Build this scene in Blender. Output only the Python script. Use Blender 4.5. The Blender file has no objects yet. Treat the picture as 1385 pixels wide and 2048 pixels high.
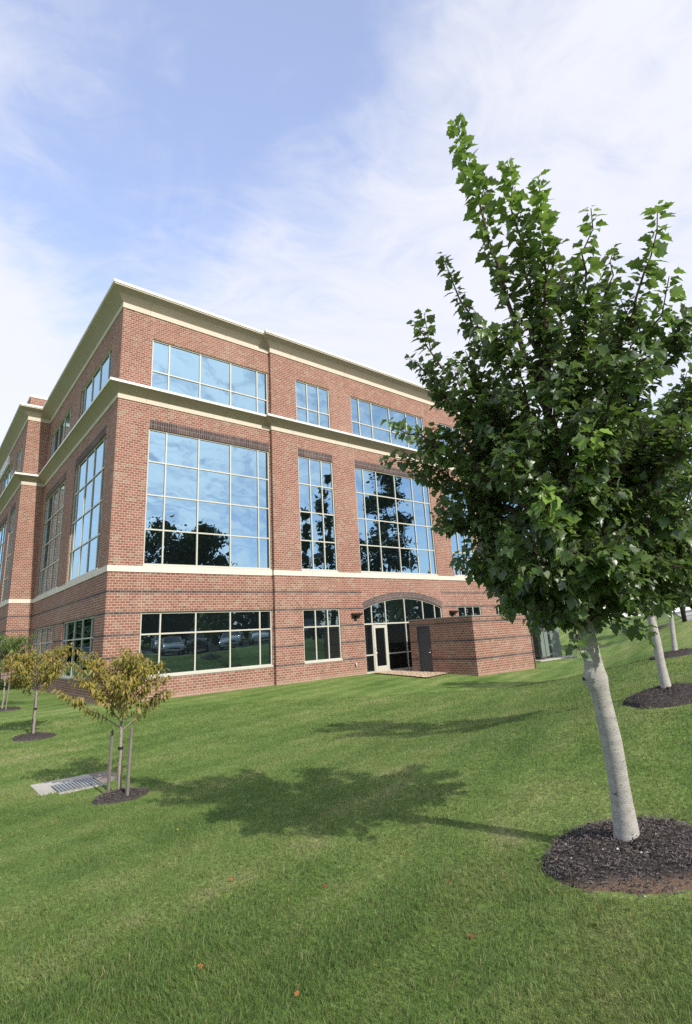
import bpy, math, random
import numpy as np
from mathutils import Matrix, Vector
R_ = math.radians
scene = bpy.context.scene
COL = scene.collection
random.seed(7)
RNG = np.random.default_rng(11)

# ------------------------------------------------------------------ camera
CAM = np.array([-5.665, -21.345, 1.253])
YAW, PITCH, ROLL = 0.693376, 0.257327, -0.056773
fw = np.array([math.sin(YAW)*math.cos(PITCH), math.cos(YAW)*math.cos(PITCH), math.sin(PITCH)])
rt = np.array([math.cos(YAW), -math.sin(YAW), 0.0])
up = np.cross(rt, fw)
r2 = math.cos(ROLL)*rt + math.sin(ROLL)*up
u2 = -math.sin(ROLL)*rt + math.cos(ROLL)*up
cd = bpy.data.cameras.new("camera")
cam = bpy.data.objects.new("camera", cd)
COL.objects.link(cam)
cam.matrix_world = Matrix(((r2[0], u2[0], -fw[0], CAM[0]), (r2[1], u2[1], -fw[1], CAM[1]),
                           (r2[2], u2[2], -fw[2], CAM[2]), (0, 0, 0, 1)))
cd.sensor_fit = 'VERTICAL'
cd.sensor_height = 36.0
cd.lens = 1056.67/2048*36.0
cd.shift_x = -3.84/2048
cd.shift_y = -34.5/2048
cd.clip_start = 0.05
cd.clip_end = 2000
scene.camera = cam

# ------------------------------------------------------------------ light and sky
SUN_EL, SUN_AZ = R_(34), R_(181.5)          # azimuth clockwise from +Y
sun_dir = Vector((math.sin(SUN_AZ)*math.cos(SUN_EL), math.cos(SUN_AZ)*math.cos(SUN_EL), math.sin(SUN_EL)))
sl = bpy.data.lights.new("sun", 'SUN')
sl.energy = 4.7
sl.angle = R_(0.5)
sl.color = (1.0, 0.94, 0.84)
so = bpy.data.objects.new("sun", sl)
COL.objects.link(so)
so.rotation_euler = sun_dir.to_track_quat('Z', 'Y').to_euler()
so.location = (-20, -60, 60)

scene.view_settings.view_transform = 'Standard'
scene.view_settings.look = 'None'
scene.view_settings.exposure = 0.20
scene.view_settings.gamma = 1.0
scene.cycles.use_denoising = False
scene.cycles.max_bounces = 6
scene.cycles.transparent_max_bounces = 8
scene.cycles.caustics_reflective = False
scene.cycles.caustics_refractive = False

class NT:
    """small helper to write node graphs"""
    def __init__(s, tree):
        s.t = tree; tree.nodes.clear()
    def n(s, typ, **kw):
        nd = s.t.nodes.new(typ)
        for k, v in kw.items(): setattr(nd, k, v)
        return nd
    def l(s, a, b): s.t.links.new(a, b)
    def put(s, sock, v):
        if isinstance(v, bpy.types.NodeSocket): s.l(v, sock)
        else: sock.default_value = v
    def m(s, op, a, b=None, c=None, clamp=False):
        nd = s.n('ShaderNodeMath', operation=op, use_clamp=clamp)
        s.put(nd.inputs[0], a)
        if b is not None: s.put(nd.inputs[1], b)
        if c is not None: s.put(nd.inputs[2], c)
        return nd.outputs[0]
    def vm(s, op, a, b=None, scale=None):
        nd = s.n('ShaderNodeVectorMath', operation=op)
        s.put(nd.inputs[0], a)
        if b is not None: s.put(nd.inputs[1], b)
        if scale is not None: s.put(nd.inputs['Scale'], scale)
        return nd.outputs['Value'] if op in ('DOT_PRODUCT', 'LENGTH', 'DISTANCE') else nd.outputs[0]
    def mix(s, f, a, b, blend='MIX'):
        nd = s.n('ShaderNodeMix', data_type='RGBA', blend_type=blend)
        s.put(nd.inputs[0], f); s.put(nd.inputs[6], a); s.put(nd.inputs[7], b)
        return nd.outputs[2]
    def noise(s, vec, scale, detail=3.0, rough=0.55, dist=0.0, dim='3D'):
        nd = s.n('ShaderNodeTexNoise', noise_dimensions=dim)
        if vec is not None: s.l(vec, nd.inputs['Vector'])
        nd.inputs['Scale'].default_value = scale; nd.inputs['Detail'].default_value = detail
        nd.inputs['Roughness'].default_value = rough; nd.inputs['Distortion'].default_value = dist
        return nd.outputs[0]
    def ramp(s, f, stops, interp='LINEAR'):
        nd = s.n('ShaderNodeValToRGB'); cr = nd.color_ramp; cr.interpolation = interp
        while len(cr.elements) < len(stops): cr.elements.new(0.5)
        for e, (p, c) in zip(cr.elements, stops):
            e.position = p; e.color = tuple(c) + (1,) if len(c) == 3 else c
        s.put(nd.inputs[0], f)
        return nd.outputs[0]
    def smooth(s, v, lo, hi):
        nd = s.n('ShaderNodeMapRange', interpolation_type='SMOOTHSTEP')
        s.put(nd.inputs[0], v); nd.inputs[1].default_value = lo; nd.inputs[2].default_value = hi
        return nd.outputs[0]
    def comb(s, x, y, z):
        nd = s.n('ShaderNodeCombineXYZ')
        for i, v in enumerate((x, y, z)): s.put(nd.inputs[i], v)
        return nd.outputs[0]
    def sep(s, v):
        nd = s.n('ShaderNodeSeparateXYZ'); s.l(v, nd.inputs[0]); return nd.outputs
    def bump(s, h, strength, dist):
        nd = s.n('ShaderNodeBump'); nd.inputs['Strength'].default_value = strength
        nd.inputs['Distance'].default_value = dist; s.l(h, nd.inputs['Height']); return nd.outputs[0]

def rgb(*c): return tuple(c) + (1.0,)

world = bpy.data.worlds.new("World")
scene.world = world
world.use_nodes = True
W = NT(world.node_tree)
wout = W.n('ShaderNodeOutputWorld'); bg = W.n('ShaderNodeBackground')
W.l(bg.outputs[0], wout.inputs[0])
sky = W.n('ShaderNodeTexSky', sky_type='NISHITA', sun_disc=False)
sky.sun_elevation = SUN_EL; sky.sun_rotation = SUN_AZ
sky.altitude = 100; sky.air_density = 1.0; sky.dust_density = 0.6; sky.ozone_density = 2.0
gen = W.n('ShaderNodeTexCoord').outputs['Generated']
wd = W.vm('NORMALIZE', gen)
wx, wy, wz = W.sep(wd)
den = W.m('ADD', W.m('MAXIMUM', wz, 0.0), 0.22)
px_ = W.m('DIVIDE', wx, den); py_ = W.m('DIVIDE', wy, den)
# streaky high cloud: coordinates turned and squeezed along the wind
ca, sa = math.cos(R_(62)), math.sin(R_(62))
qa = W.m('ADD', W.m('MULTIPLY', px_, ca), W.m('MULTIPLY', py_, sa))
qb = W.m('SUBTRACT', W.m('MULTIPLY', py_, ca), W.m('MULTIPLY', px_, sa))
q1 = W.comb(W.m('MULTIPLY', qa, 0.55), qb, 0.0)
q2 = W.comb(W.m('MULTIPLY', qa, 1.25), W.m('MULTIPLY', qb, 1.05), 3.7)
n1 = W.noise(q1, 1.1, 4.0, 0.48, 0.5)
n2 = W.noise(q2, 2.3, 8.0, 0.58, 1.5)
cov = W.m('ADD', W.m('MULTIPLY', n1, 0.80), W.m('MULTIPLY', n2, 0.62))
BLOBS = [((.317, .536, .782), -.20, 26), ((.322, .433, .842), -.16, 30), ((.122, .802, .585), -.46, 60),
         ((.05, .885, .46), .55, 90), ((.778, .2, .595), .07, 7), ((.752, .465, .468), .26, 9),
         ((.385, .695, .607), .16, 260), ((.05, .64, .76), .15, 26), ((.45, .78, .43), .20, 22), ((-.2, .94, .28), .35, 9), ((.31, -.83, .47), .34, 34), ((.56, -.72, .41), .14, 50), ((.40, -.87, .28), .10, 120)]
q3 = W.comb(W.m('MULTIPLY', qa, 2.1), W.m('MULTIPLY', qb, 1.3), 9.1)
n3 = W.noise(q3, 3.4, 7.0, 0.6, 1.8)
cov = W.m('ADD', cov, W.m('MULTIPLY', W.m('SUBTRACT', n3, 0.5), 0.55))
sdot = W.m('MAXIMUM', W.vm('DOT_PRODUCT', wd, tuple(sun_dir)), 0.0)
cov = W.m('ADD', cov, W.m('MULTIPLY', W.m('MULTIPLY', W.m('SUBTRACT', n3, 0.5), 1.8), W.m('POWER', sdot, 2.0)))
for d, w, k in BLOBS:
    L_ = math.sqrt(sum(c*c for c in d)); d = tuple(c/L_ for c in d)
    dt = W.vm('DOT_PRODUCT', wd, d)
    e = W.m('EXPONENT', W.m('MULTIPLY', W.m('SUBTRACT', dt, 1.0), float(k)))
    cov = W.m('ADD', cov, W.m('MULTIPLY', e, float(w)))
mask = W.m('ADD', W.m('MULTIPLY', W.smooth(cov, 0.44, 1.10), 0.66), 0.25)
toward = W.m('MAXIMUM', W.vm('DOT_PRODUCT', wd, tuple(sun_dir)), 0.0)
cb = W.m('ADD', 6.9, W.m('MULTIPLY', W.m('POWER', toward, 3.0), 7.0))
ccol = W.vm('SCALE', (0.985, 0.99, 1.05), scale=cb)
skyc = W.mix(1.0, sky.outputs[0], (2.5, 2.5, 2.8, 1), 'MULTIPLY')
skyc = W.vm('SCALE', skyc, scale=W.m('SUBTRACT', 1.0, W.m('MULTIPLY', W.m('POWER', toward, 1.3), 0.80)))
W.l(W.mix(mask, skyc, ccol), bg.inputs[0])
bg.inputs[1].default_value = 0.122

# ------------------------------------------------------------------ helpers
def mesh_arrays(name, V, F, mats=(), fmat=None, smooth=False, attr=None, uv=None):
    """mesh from vertex array and a list of faces (array Nx3/Nx4 or list of tuples)"""
    me = bpy.data.meshes.new(name)
    V = np.asarray(V, dtype=np.float32).reshape(-1, 3)
    if isinstance(F, np.ndarray):
        k = F.shape[1]; n = len(F)
        me.vertices.add(len(V)); me.vertices.foreach_set('co', V.ravel())
        me.loops.add(n*k); me.loops.foreach_set('vertex_index', F.astype(np.int32).ravel())
        me.polygons.add(n)
        me.polygons.foreach_set('loop_start', np.arange(0, n*k, k, dtype=np.int32))
        try: me.polygons.foreach_set('loop_total', np.full(n, k, dtype=np.int32))
        except Exception: pass
    else:
        me.from_pydata([tuple(map(float, v)) for v in V], [], [tuple(f) for f in F])
    for m in mats: me.materials.append(m)
    if fmat is not None: me.polygons.foreach_set('material_index', np.asarray(fmat, dtype=np.int32))
    if smooth: me.polygons.foreach_set('use_smooth', np.ones(len(me.polygons), dtype=bool))
    if attr is not None:
        for an, av in attr.items():
            a = me.attributes.new(an, 'FLOAT', 'POINT'); a.data.foreach_set('value', np.asarray(av, dtype=np.float32))
    if uv is not None:
        ul = me.uv_layers.new(name='uv')
        li = np.empty(len(me.loops), dtype=np.int32); me.loops.foreach_get('vertex_index', li)
        ul.data.foreach_set('uv', np.asarray(uv, dtype=np.float32)[li].ravel())
    me.update(calc_edges=True); me.validate()
    return me

def obj(name, me, parent=None, loc=(0, 0, 0)):
    o = bpy.data.objects.new(name, me); COL.objects.link(o); o.location = loc
    if parent is not None: o.parent = parent
    return o

def tag(o, label=None, cat=None, group=None, kind=None):
    if label: o['label'] = label
    if cat: o['category'] = cat
    if group: o['group'] = group
    if kind: o['kind'] = kind
    return o

def thing(name, loc, label, cat, group=None, rz=0.0):
    o = bpy.data.objects.new(name, None); COL.objects.link(o)
    o.location = loc; o.rotation_euler = (0, 0, rz); o.empty_display_size = 0.2
    return tag(o, label, cat, group)

def copy_tree(o, parent=None):
    c = o.copy(); COL.objects.link(c)
    if parent is not None: c.parent = parent
    for ch in list(o.children): copy_tree(ch, c)
    return c

class MB:
    """collects shapes into one mesh"""
    def __init__(s): s.V = []; s.F = []; s.M = []; s.U = []
    def add(s, V, F, mi=0, uv=None):
        b = len(s.V); s.V += [tuple(v) for v in V]; s.F += [tuple(i+b for i in f) for f in F]; s.M += [mi]*len(F)
        s.U += list(uv) if uv is not None else [(0, 0)]*len(V)
    def quad(s, a, b, c, d, mi=0): s.add([a, b, c, d], [(0, 1, 2, 3)], mi)
    def box(s, x0, x1, y0, y1, z0, z1, mi=0):
        V = [(x, y, z) for z in (z0, z1) for y in (y0, y1) for x in (x0, x1)]
        F = [(0, 2, 3, 1), (4, 5, 7, 6), (0, 1, 5, 4), (2, 6, 7, 3), (0, 4, 6, 2), (1, 3, 7, 5)]
        s.add(V, F, mi)
    def tube(s, P, R, n=8, mi=0, cap=True):
        V, F = tube_arrays(P, R, n); F = [tuple(f) for f in F]
        if cap:
            F.append(tuple(range(n-1, -1, -1))); F.append(tuple(range(len(V)-n, len(V))))
        s.add(V, F, mi)
    def build(s, name, mats, parent=None, loc=(0, 0, 0), smooth=False, bevel=0.0, uv=False):
        if not isinstance(mats, (list, tuple)): mats = [mats]
        V = np.array(s.V) - np.array(loc if parent is None else (0, 0, 0))
        me = mesh_arrays(name, V, s.F, mats, s.M, smooth, uv=s.U if uv else None)
        o = obj(name, me, parent, loc if parent is None else (0, 0, 0))
        if bevel:
            b = o.modifiers.new('bevel', 'BEVEL'); b.width = bevel; b.segments = 2; b.limit_method = 'ANGLE'
        return o

def tube_arrays(P, R, n=8):
    P = np.asarray(P, float); R = np.asarray(R, float)
    T = np.gradient(P, axis=0); T /= np.linalg.norm(T, axis=1)[:, None] + 1e-9
    ref = np.array([0.3, 0.9, 0.2]) if abs(T[0][2]) > 0.7 else np.array([0, 0, 1.0])
    a = np.cross(T, ref); a /= np.linalg.norm(a, axis=1)[:, None] + 1e-9
    b = np.cross(T, a)
    th = np.linspace(0, 2*math.pi, n, endpoint=False)
    V = (P[:, None, :] + R[:, None, None]*(np.cos(th)[None, :, None]*a[:, None, :] + np.sin(th)[None, :, None]*b[:, None, :])).reshape(-1, 3)
    F = []
    for i in range(len(P)-1):
        for j in range(n):
            k = (j+1) % n
            F.append((i*n+j, i*n+k, (i+1)*n+k, (i+1)*n+j))
    return V, np.array(F)

# ------------------------------------------------------------------ materials
def mat(name):
    m = bpy.data.materials.new(name); m.use_nodes = True
    t = NT(m.node_tree); out = t.n('ShaderNodeOutputMaterial')
    return m, t, out

def principled(t, out, col, rough=0.6, spec=0.4, metal=0.0, normal=None):
    p = t.n('ShaderNodeBsdfPrincipled')
    t.put(p.inputs['Base Color'], col); t.put(p.inputs['Roughness'], rough)
    p.inputs['Specular IOR Level'].default_value = spec; p.inputs['Metallic'].default_value = metal
    if normal is not None: t.l(normal, p.inputs['Normal'])
    t.l(p.outputs[0], out.inputs[0])
    return p

def simple(name, col, rough=0.6, spec=0.4, metal=0.0, var=0.12, scale=6.0, bump=0.0, stretch=(1, 1, 1), fine=0.0, joints=0.0, drip=0.0):
    m, t, out = mat(name)
    o = t.n('ShaderNodeTexCoord').outputs['Object']
    v = t.vm('MULTIPLY', o, stretch)
    n = t.noise(v, scale, 5.0, 0.6)
    a = tuple(c*(1-var) for c in col); b = tuple(c*(1+var) for c in col)
    c = t.ramp(n, [(0.3, a), (0.7, b)])
    if fine:
        n3 = t.noise(v, scale*14, 2.0, 0.6)
        c = t.mix(fine, c, t.ramp(n3, [(0.35, tuple(x*0.55 for x in col)), (0.65, tuple(min(1, x*1.4) for x in col))]))
    if joints:        # sealant joints between the moulded lengths
        x, y, z = t.sep(o); js = None
        for w_ in (x, y):
            q = t.m('ABSOLUTE', t.m('SUBTRACT', t.m('FRACT', t.m('DIVIDE', t.m('ADD', w_, 0.7), joints)), 0.5))
            e = t.m('LESS_THAN', q, 0.011/joints); js = e if js is None else t.m('MAXIMUM', js, e)
        c = t.mix(t.m('MULTIPLY', js, 0.42), c, rgb(*[k*0.3 for k in col]))
    if drip:          # thin weather streaks
        d = t.noise(t.vm('MULTIPLY', o, (1, 1, 0.10)), 7.0, 5.0, 0.7)
        c = t.mix(t.m('MULTIPLY', t.smooth(d, 0.52, 0.75), drip), c, rgb(*[k*0.5 for k in col]))
    nm = t.bump(t.noise(v, scale*5, 4.0, 0.6), 0.5, bump) if bump else None
    principled(t, out, c, rough, spec, metal, nm)
    return m

def brick_mat(name, soldier=False, bands=False, arch=False, dark=False):
    m, t, out = mat(name)
    tc = t.n('ShaderNodeTexCoord')
    o = tc.outputs['Object']
    x, y, z = t.sep(o)
    nx, ny, nz = t.sep(t.n('ShaderNodeNewGeometry').outputs['Normal'])
    side = t.m('GREATER_THAN', t.m('ABSOLUTE', nx), 0.5)
    u = t.m('ADD', t.m('MULTIPLY', y, side), t.m('MULTIPLY', x, t.m('SUBTRACT', 1.0, side)))
    vec = t.comb(t.m('ADD', u, 0.003), z, 0.0) if not arch else tc.outputs['UV']
    b = t.n('ShaderNodeTexBrick', offset=0.0 if soldier else 0.5, offset_frequency=2, squash=1.0)
    t.l(vec, b.inputs['Vector'])
    b.inputs['Color1'].default_value = rgb(0, 0, 0); b.inputs['Color2'].default_value = rgb(1, 1, 1)
    b.inputs['Mortar'].default_value = rgb(0, 0, 0)
    b.inputs['Scale'].default_value = 1.0; b.inputs['Mortar Size'].default_value = 0.0062
    b.inputs['Mortar Smooth'].default_value = 0.25
    b.inputs['Brick Width'].default_value = 0.1016 if soldier else 0.2032
    b.inputs['Row Height'].default_value = (0.2032 if not arch else 0.105) if soldier else 0.1016
    rnd, fac = b.outputs['Color'], b.outputs['Fac']
    red = t.ramp(rnd, [(0.0, (.215, .104, .076)), (.22, (.25, .125, .093)), (.45, (.228, .112, .083)),
                       (.62, (.27, .138, .104)), (.78, (.195, .093, .071)), (.905, (.255, .20, .15))], 'CONSTANT')
    drk = t.ramp(rnd, [(0.0, (.060, .048, .050)), (.5, (.085, .068, .068)), (.8, (.10, .082, .08))], 'CONSTANT')
    mort_l, mort_d = rgb(.60, .475, .385), rgb(.30, .25, .23)
    if dark:
        bc, mc = drk, mort_d
    elif bands:
        k = t.m('FLOOR', t.m('DIVIDE', z, 0.1016))
        md = t.m('LESS_THAN', t.m('ABSOLUTE', t.m('SUBTRACT', t.m('FLOORED_MODULO', t.m('ADD', k, 0.5), 8.0), 0.5)), 0.25)
        inr = t.m('MULTIPLY', t.m('GREATER_THAN', z, -0.02), t.m('LESS_THAN', z, 3.36))
        hole = t.m('MULTIPLY', t.m('MULTIPLY', t.m('GREATER_THAN', x, 12.46), t.m('LESS_THAN', x, 18.6)), t.m('GREATER_THAN', z, 3.0))
        bm_ = t.m('MULTIPLY', t.m('MULTIPLY', md, inr), t.m('SUBTRACT', 1.0, hole))
        bc = t.mix(bm_, red, drk); mc = t.mix(bm_, mort_l, mort_d)
    else:
        bc, mc = red, mort_l
    n = t.noise(o, 22.0, 4.0, 0.65)
    bc = t.mix(0.28, bc, t.ramp(n, [(0.3, (.16, .07, .055)), (0.7, (.42, .22, .17))]), 'OVERLAY')
    # weathering: broad tone, pale salts in streaks, grey splash at the foot
    nb = t.noise(o, 0.45, 4.0, 0.6)
    bc = t.mix(t.m('MULTIPLY', t.smooth(nb, 0.42, 0.75), 0.22), bc, rgb(.38, .25, .2))
    c = t.mix(fac, bc, mc)
    if bands:
        jt = None
        for xj in (1.31, 8.746, 10.966, 12.47, 18.53, 20.03, 22.25):
            e = t.m('LESS_THAN', t.m('ABSOLUTE', t.m('SUBTRACT', x, xj)), 0.007); jt = e if jt is None else t.m('MAXIMUM', jt, e)
        jt = t.m('MULTIPLY', jt, t.m('SUBTRACT', 1.0, side))
        c = t.mix(t.m('MULTIPLY', jt, 0.85), c, rgb(.42, .30, .24))
        stn = t.noise(t.vm('MULTIPLY', o, (1, 1, 0.06)), 3.2, 5.0, 0.65)
        c = t.mix(t.m('MULTIPLY', t.smooth(stn, 0.5, 0.72), 0.22), c, rgb(.14, .085, .07))
    ns = t.noise(t.vm('MULTIPLY', o, (1, 1, 0.35)), 5.5, 5.0, 0.7)
    c = t.mix(t.m('MULTIPLY', t.smooth(ns, 0.66, 0.74), 0.35), c, rgb(.6, .53, .47))
    if bands:
        foot = t.m('SUBTRACT', 1.0, t.smooth(z, -0.85, -0.42))
        c = t.mix(t.m('MULTIPLY', foot, 0.55), c, rgb(.40, .30, .235))
    h = t.m('SUBTRACT', t.m('MULTIPLY', n, 0.25), fac)
    principled(t, out, c, 0.88, 0.25, 0.0, t.bump(h, 0.5, 0.006))
    return m

M = {}
M['brick'] = brick_mat('brick_masonry', bands=True)
M['soldier'] = brick_mat('dark_soldier_brick', soldier=True, dark=True)
M['archbrick'] = brick_mat('dark_arch_brick', soldier=True, arch=True, dark=True)
M['stone'] = simple('cast_stone', (.62, .555, .475), 0.85, 0.25, var=0.06, scale=1.2, bump=0.004, fine=0.08, joints=1.83, drip=.3)
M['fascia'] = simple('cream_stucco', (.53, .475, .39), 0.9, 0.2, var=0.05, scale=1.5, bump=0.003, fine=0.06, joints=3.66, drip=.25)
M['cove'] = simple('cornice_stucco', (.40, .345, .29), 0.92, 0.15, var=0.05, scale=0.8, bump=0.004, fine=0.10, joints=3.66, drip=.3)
M['coping'] = simple('white_metal_coping', (.64, .62, .58), 0.45, 0.5, var=0.03, scale=2)
M['shadowgap'] = simple('dark_gap', (.05, .05, .05), 0.9, 0.1, var=0.1)
M['frame'] = simple('ivory_aluminium', (.47, .46, .39), 0.4, 0.5, var=0.03, scale=3)
M['sill'] = simple('grey_sill_metal', (.46, .45, .40), 0.5, 0.4, var=0.05, scale=3)
M['roof'] = simple('roof_membrane', (.45, .45, .44), 0.9, 0.2)
M['bronze'] = simple('dark_bronze_metal', (.022, .017, .015), 0.45, 0.5, var=0.2)
M['door'] = simple('charcoal_steel_door', (.052, .054, .062), 0.55, 0.4, var=0.12, scale=2.5, fine=0.1)
M['steel'] = simple('brushed_steel', (.62, .62, .61), 0.3, 0.5, 0.9, var=0.08, scale=10)
M['capmetal'] = simple('grey_brown_coping_metal', (.24, .205, .18), 0.5, 0.4, var=0.08)
M['green_box'] = simple('grey_green_enamel', (.15, .185, .165), 0.5, 0.45, var=0.08, scale=2, fine=0.06)
M['green_shaded'] = simple('grey_green_shaded', (.085, .10, .092), 0.55, 0.4, var=0.15, scale=5)  # darker copy of the enamel: shade on louvres and tank put into the colour
M['concrete'] = simple('pale_concrete', (.40, .38, .34), 0.9, 0.2, var=0.14, scale=2.2, bump=0.004, fine=0.18)
M['oldconc'] = simple('weathered_concrete', (.22, .19, .165), 0.92, 0.2, var=0.25, scale=5, bump=0.006, fine=0.3)
M['galv'] = simple('galvanised_steel', (.44, .47, .50), 0.45, 0.5, 0.6, var=0.2, scale=9)
M['pit'] = simple('drain_pit', (.012, .012, .012), 0.9, 0.1)
M['stake'] = simple('weathered_stake_wood', (.17, .15, .135), 0.9, 0.15, var=0.35, scale=14, stretch=(1, 1, 0.12), fine=0.3, bump=0.004)
M['strap'] = simple('black_strap', (.015, .015, .016), 0.7, 0.3)
M['letters'] = simple('white_letter_metal', (.72, .73, .75), 0.4, 0.5, var=0.03)
M['asphalt'] = simple('asphalt', (.07, .07, .07), 0.9, 0.25, var=0.2, scale=3, fine=0.3)
M['tyre'] = simple('tyre_rubber', (.015, .015, .015), 0.85, 0.3)
M['rim'] = simple('alloy_rim', (.45, .45, .46), 0.35, 0.5, 0.8)
M['lamp_glass'] = simple('headlamp_lens', (.6, .62, .64), 0.15, 0.6, var=0.05)
M['tail'] = simple('tail_lamp_red', (.35, .015, .015), 0.2, 0.6, var=0.05)
M['plastic'] = simple('dark_plastic', (.02, .02, .022), 0.6, 0.4)
M['plate'] = simple('number_plate', (.6, .6, .58), 0.5, 0.4)
M['pipe'] = simple('brass_pipe', (.5, .47, .4), 0.45, 0.5, 0.5)

def glass_mat(name, f0, tint, rough=0.0, base=(.006, .009, .010), wav=0.0012):
    m, t, out = mat(name)
    geo = t.n('ShaderNodeNewGeometry')
    o = t.n('ShaderNodeTexCoord').outputs['Object']
    nrm = t.bump(t.noise(o, 0.9, 2.0, 0.5), 1.0, wav)
    d = t.n('ShaderNodeBsdfDiffuse'); d.inputs[0].default_value = rgb(*base)
    g = t.n('ShaderNodeBsdfGlossy'); g.inputs['Color'].default_value = rgb(*tint); g.inputs['Roughness'].default_value = rough
    t.l(nrm, g.inputs['Normal'])
    lw = t.n('ShaderNodeLayerWeight'); lw.inputs['Blend'].default_value = 0.5
    fac = t.m('ADD', f0, t.m('MULTIPLY', t.m('POWER', lw.outputs['Facing'], 4.0), 1.0-f0), clamp=True)
    ms = t.n('ShaderNodeMixShader'); t.l(fac, ms.inputs[0]); t.l(d.outputs[0], ms.inputs[1]); t.l(g.outputs[0], ms.inputs[2])
    t.l(ms.outputs[0], out.inputs[0])
    return m
M['glass'] = glass_mat('tinted_reflective_glass', 0.56, (.52, .78, .94), wav=0.004)
M['glass_low'] = glass_mat('dark_tinted_glass', 0.24, (.62, .88, 1.0), wav=0.002)
M['carglass'] = glass_mat('car_window_glass', 0.12, (.9, .95, 1), base=(.01, .012, .014), wav=0.0)

def car_paint(name, col):
    m, t, out = mat(name)
    p = principled(t, out, rgb(*col), 0.25, 0.5, 0.35)
    p.inputs['Coat Weight'].default_value = 0.8; p.inputs['Coat Roughness'].default_value = 0.06
    return m

def leaf_mat(name, top, under, bright, trans=0.35, rough=0.42):
    """leaf with a darker upper side and paler underside; tone 0..1 goes to the young-leaf colour"""
    m, t, out = mat(name)
    geo = t.n('ShaderNodeNewGeometry')
    tn = t.n('ShaderNodeAttribute', attribute_name='tone').outputs['Fac']
    o = t.n('ShaderNodeTexCoord').outputs['Object']
    n = t.noise(o, 3.0, 3.0, 0.6)
    c = t.mix(tn, rgb(*top), rgb(*bright))
    c = t.mix(t.smooth(n, 0.35, 0.7), c, t.mix(0.3, c, rgb(*[x*1.7 for x in top])))
    cu = t.mix(tn, rgb(*under), t.mix(0.5, rgb(*under), rgb(*bright)))
    cc = t.mix(geo.outputs['Backfacing'], c, cu)
    p = t.n('ShaderNodeBsdfPrincipled'); t.l(cc, p.inputs['Base Color'])
    p.inputs['Roughness'].default_value = rough; p.inputs['Specular IOR Level'].default_value = 0.45
    tr = t.n('ShaderNodeBsdfTranslucent'); t.l(t.mix(0.35, c, rgb(*bright)), tr.inputs[0])
    ms = t.n('ShaderNodeMixShader'); ms.inputs[0].default_value = trans
    t.l(p.outputs[0], ms.inputs[1]); t.l(tr.outputs[0], ms.inputs[2]); t.l(ms.outputs[0], out.inputs[0])
    return m
M['maple_leaf'] = leaf_mat('maple_foliage', (.050, .088, .025), (.18, .215, .165), (.24, .38, .06), 0.33, 0.34)
M['cherry_leaf'] = leaf_mat('olive_foliage', (.125, .170, .026), (.19, .22, .08), (.40, .25, .05), 0.35, 0.5)
M['green_leaf'] = leaf_mat('green_young_foliage', (.06, .12, .02), (.12, .17, .06), (.16, .22, .04), 0.35, 0.5)
M['shrub_leaf'] = leaf_mat('shrub_foliage', (.025, .055, .012), (.06, .09, .03), (.06, .11, .02), 0.25, 0.5)
M['wood_leaf'] = leaf_mat('woodland_foliage', (.020, .038, .010), (.032, .05, .017), (.045, .068, .017), 0.18, 0.6)

def bark_mat(name, base, spot, scale=18.0):
    m, t, out = mat(name)
    o = t.n('ShaderNodeTexCoord').outputs['Object']
    v = t.vm('MULTIPLY', o, (1.0, 1.0, 3.0))
    n = t.noise(v, scale*0.45, 5.0, 0.65)
    c = t.ramp(n, [(0.3, tuple(x*0.72 for x in base)), (0.62, base), (0.8, tuple(min(1, x*1.12) for x in base))])
    vo = t.noise(t.vm('MULTIPLY', o, (1, 1, 2.4)), scale*3.0, 3.0, 0.72)
    sc = t.noise(t.vm('MULTIPLY', o, (1, 1, 1.6)), 9.0, 3.0, 0.6)
    c = t.mix(t.m('MULTIPLY', t.smooth(vo, 0.60, 0.64), 0.95), c, rgb(*spot))
    c = t.mix(t.m('MULTIPLY', t.smooth(sc, 0.66, 0.70), 0.8), c, rgb(*spot))
    big = t.noise(o, 2.2, 3.0, 0.6)
    c = t.mix(t.m('MULTIPLY', t.smooth(big, 0.5, 0.75), 0.3), c, rgb(*[x*0.6 for x in base]))
    principled(t, out, c, 0.85, 0.2, 0.0, t.bump(t.noise(v, scale*2, 4.0, 0.7), 0.6, 0.006))
    return m
M['maple_bark'] = bark_mat('pale_maple_bark', (.42, .40, .375), (.075, .065, .06), 17)
M['cherry_bark'] = bark_mat('speckled_cherry_bark', (.30, .25, .22), (.10, .06, .05), 30)
M['wood_bark'] = bark_mat('dark_bark', (.06, .05, .042), (.03, .025, .02), 8)
M['twig'] = bark_mat('reddish_twig_bark', (.11, .068, .055), (.05, .03, .028), 30)

def mulch_mat():
    m, t, out = mat('bark_mulch')
    o = t.n('ShaderNodeTexCoord').outputs['Object']
    a = t.noise(t.vm('MULTIPLY', o, (1.0, 2.6, 1.0)), 34.0, 5.0, 0.75, 0.8)
    b = t.noise(t.vm('MULTIPLY', o, (2.4, 1.0, 1.0)), 60.0, 4.0, 0.7, 0.6)
    c = t.ramp(t.m('MULTIPLY', t.m('ADD', a, b), 0.5), [(0.36, (.020, .0175, .017)), (0.47, (.068, .059, .056)), (0.56, (.125, .110, .104)), (0.67, (.27, .24, .225))])
    tone = t.n('ShaderNodeAttribute', attribute_name='tone').outputs['Fac']
    c = t.mix(tone, c, t.mix(b, rgb(.17, .105, .075), rgb(.36, .265, .195)))
    principled(t, out, c, 0.95, 0.1, 0.0, t.bump(t.m('ADD', a, b), 1.0, 0.03))
    return m
M['mulch'] = mulch_mat()
M['chip'] = simple('mulch_chip', (.125, .108, .10), 0.9, 0.2, var=0.8, scale=45)
M['pebble'] = simple('pale_pebble', (.5, .46, .42), 0.8, 0.3, var=0.2)

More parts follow.
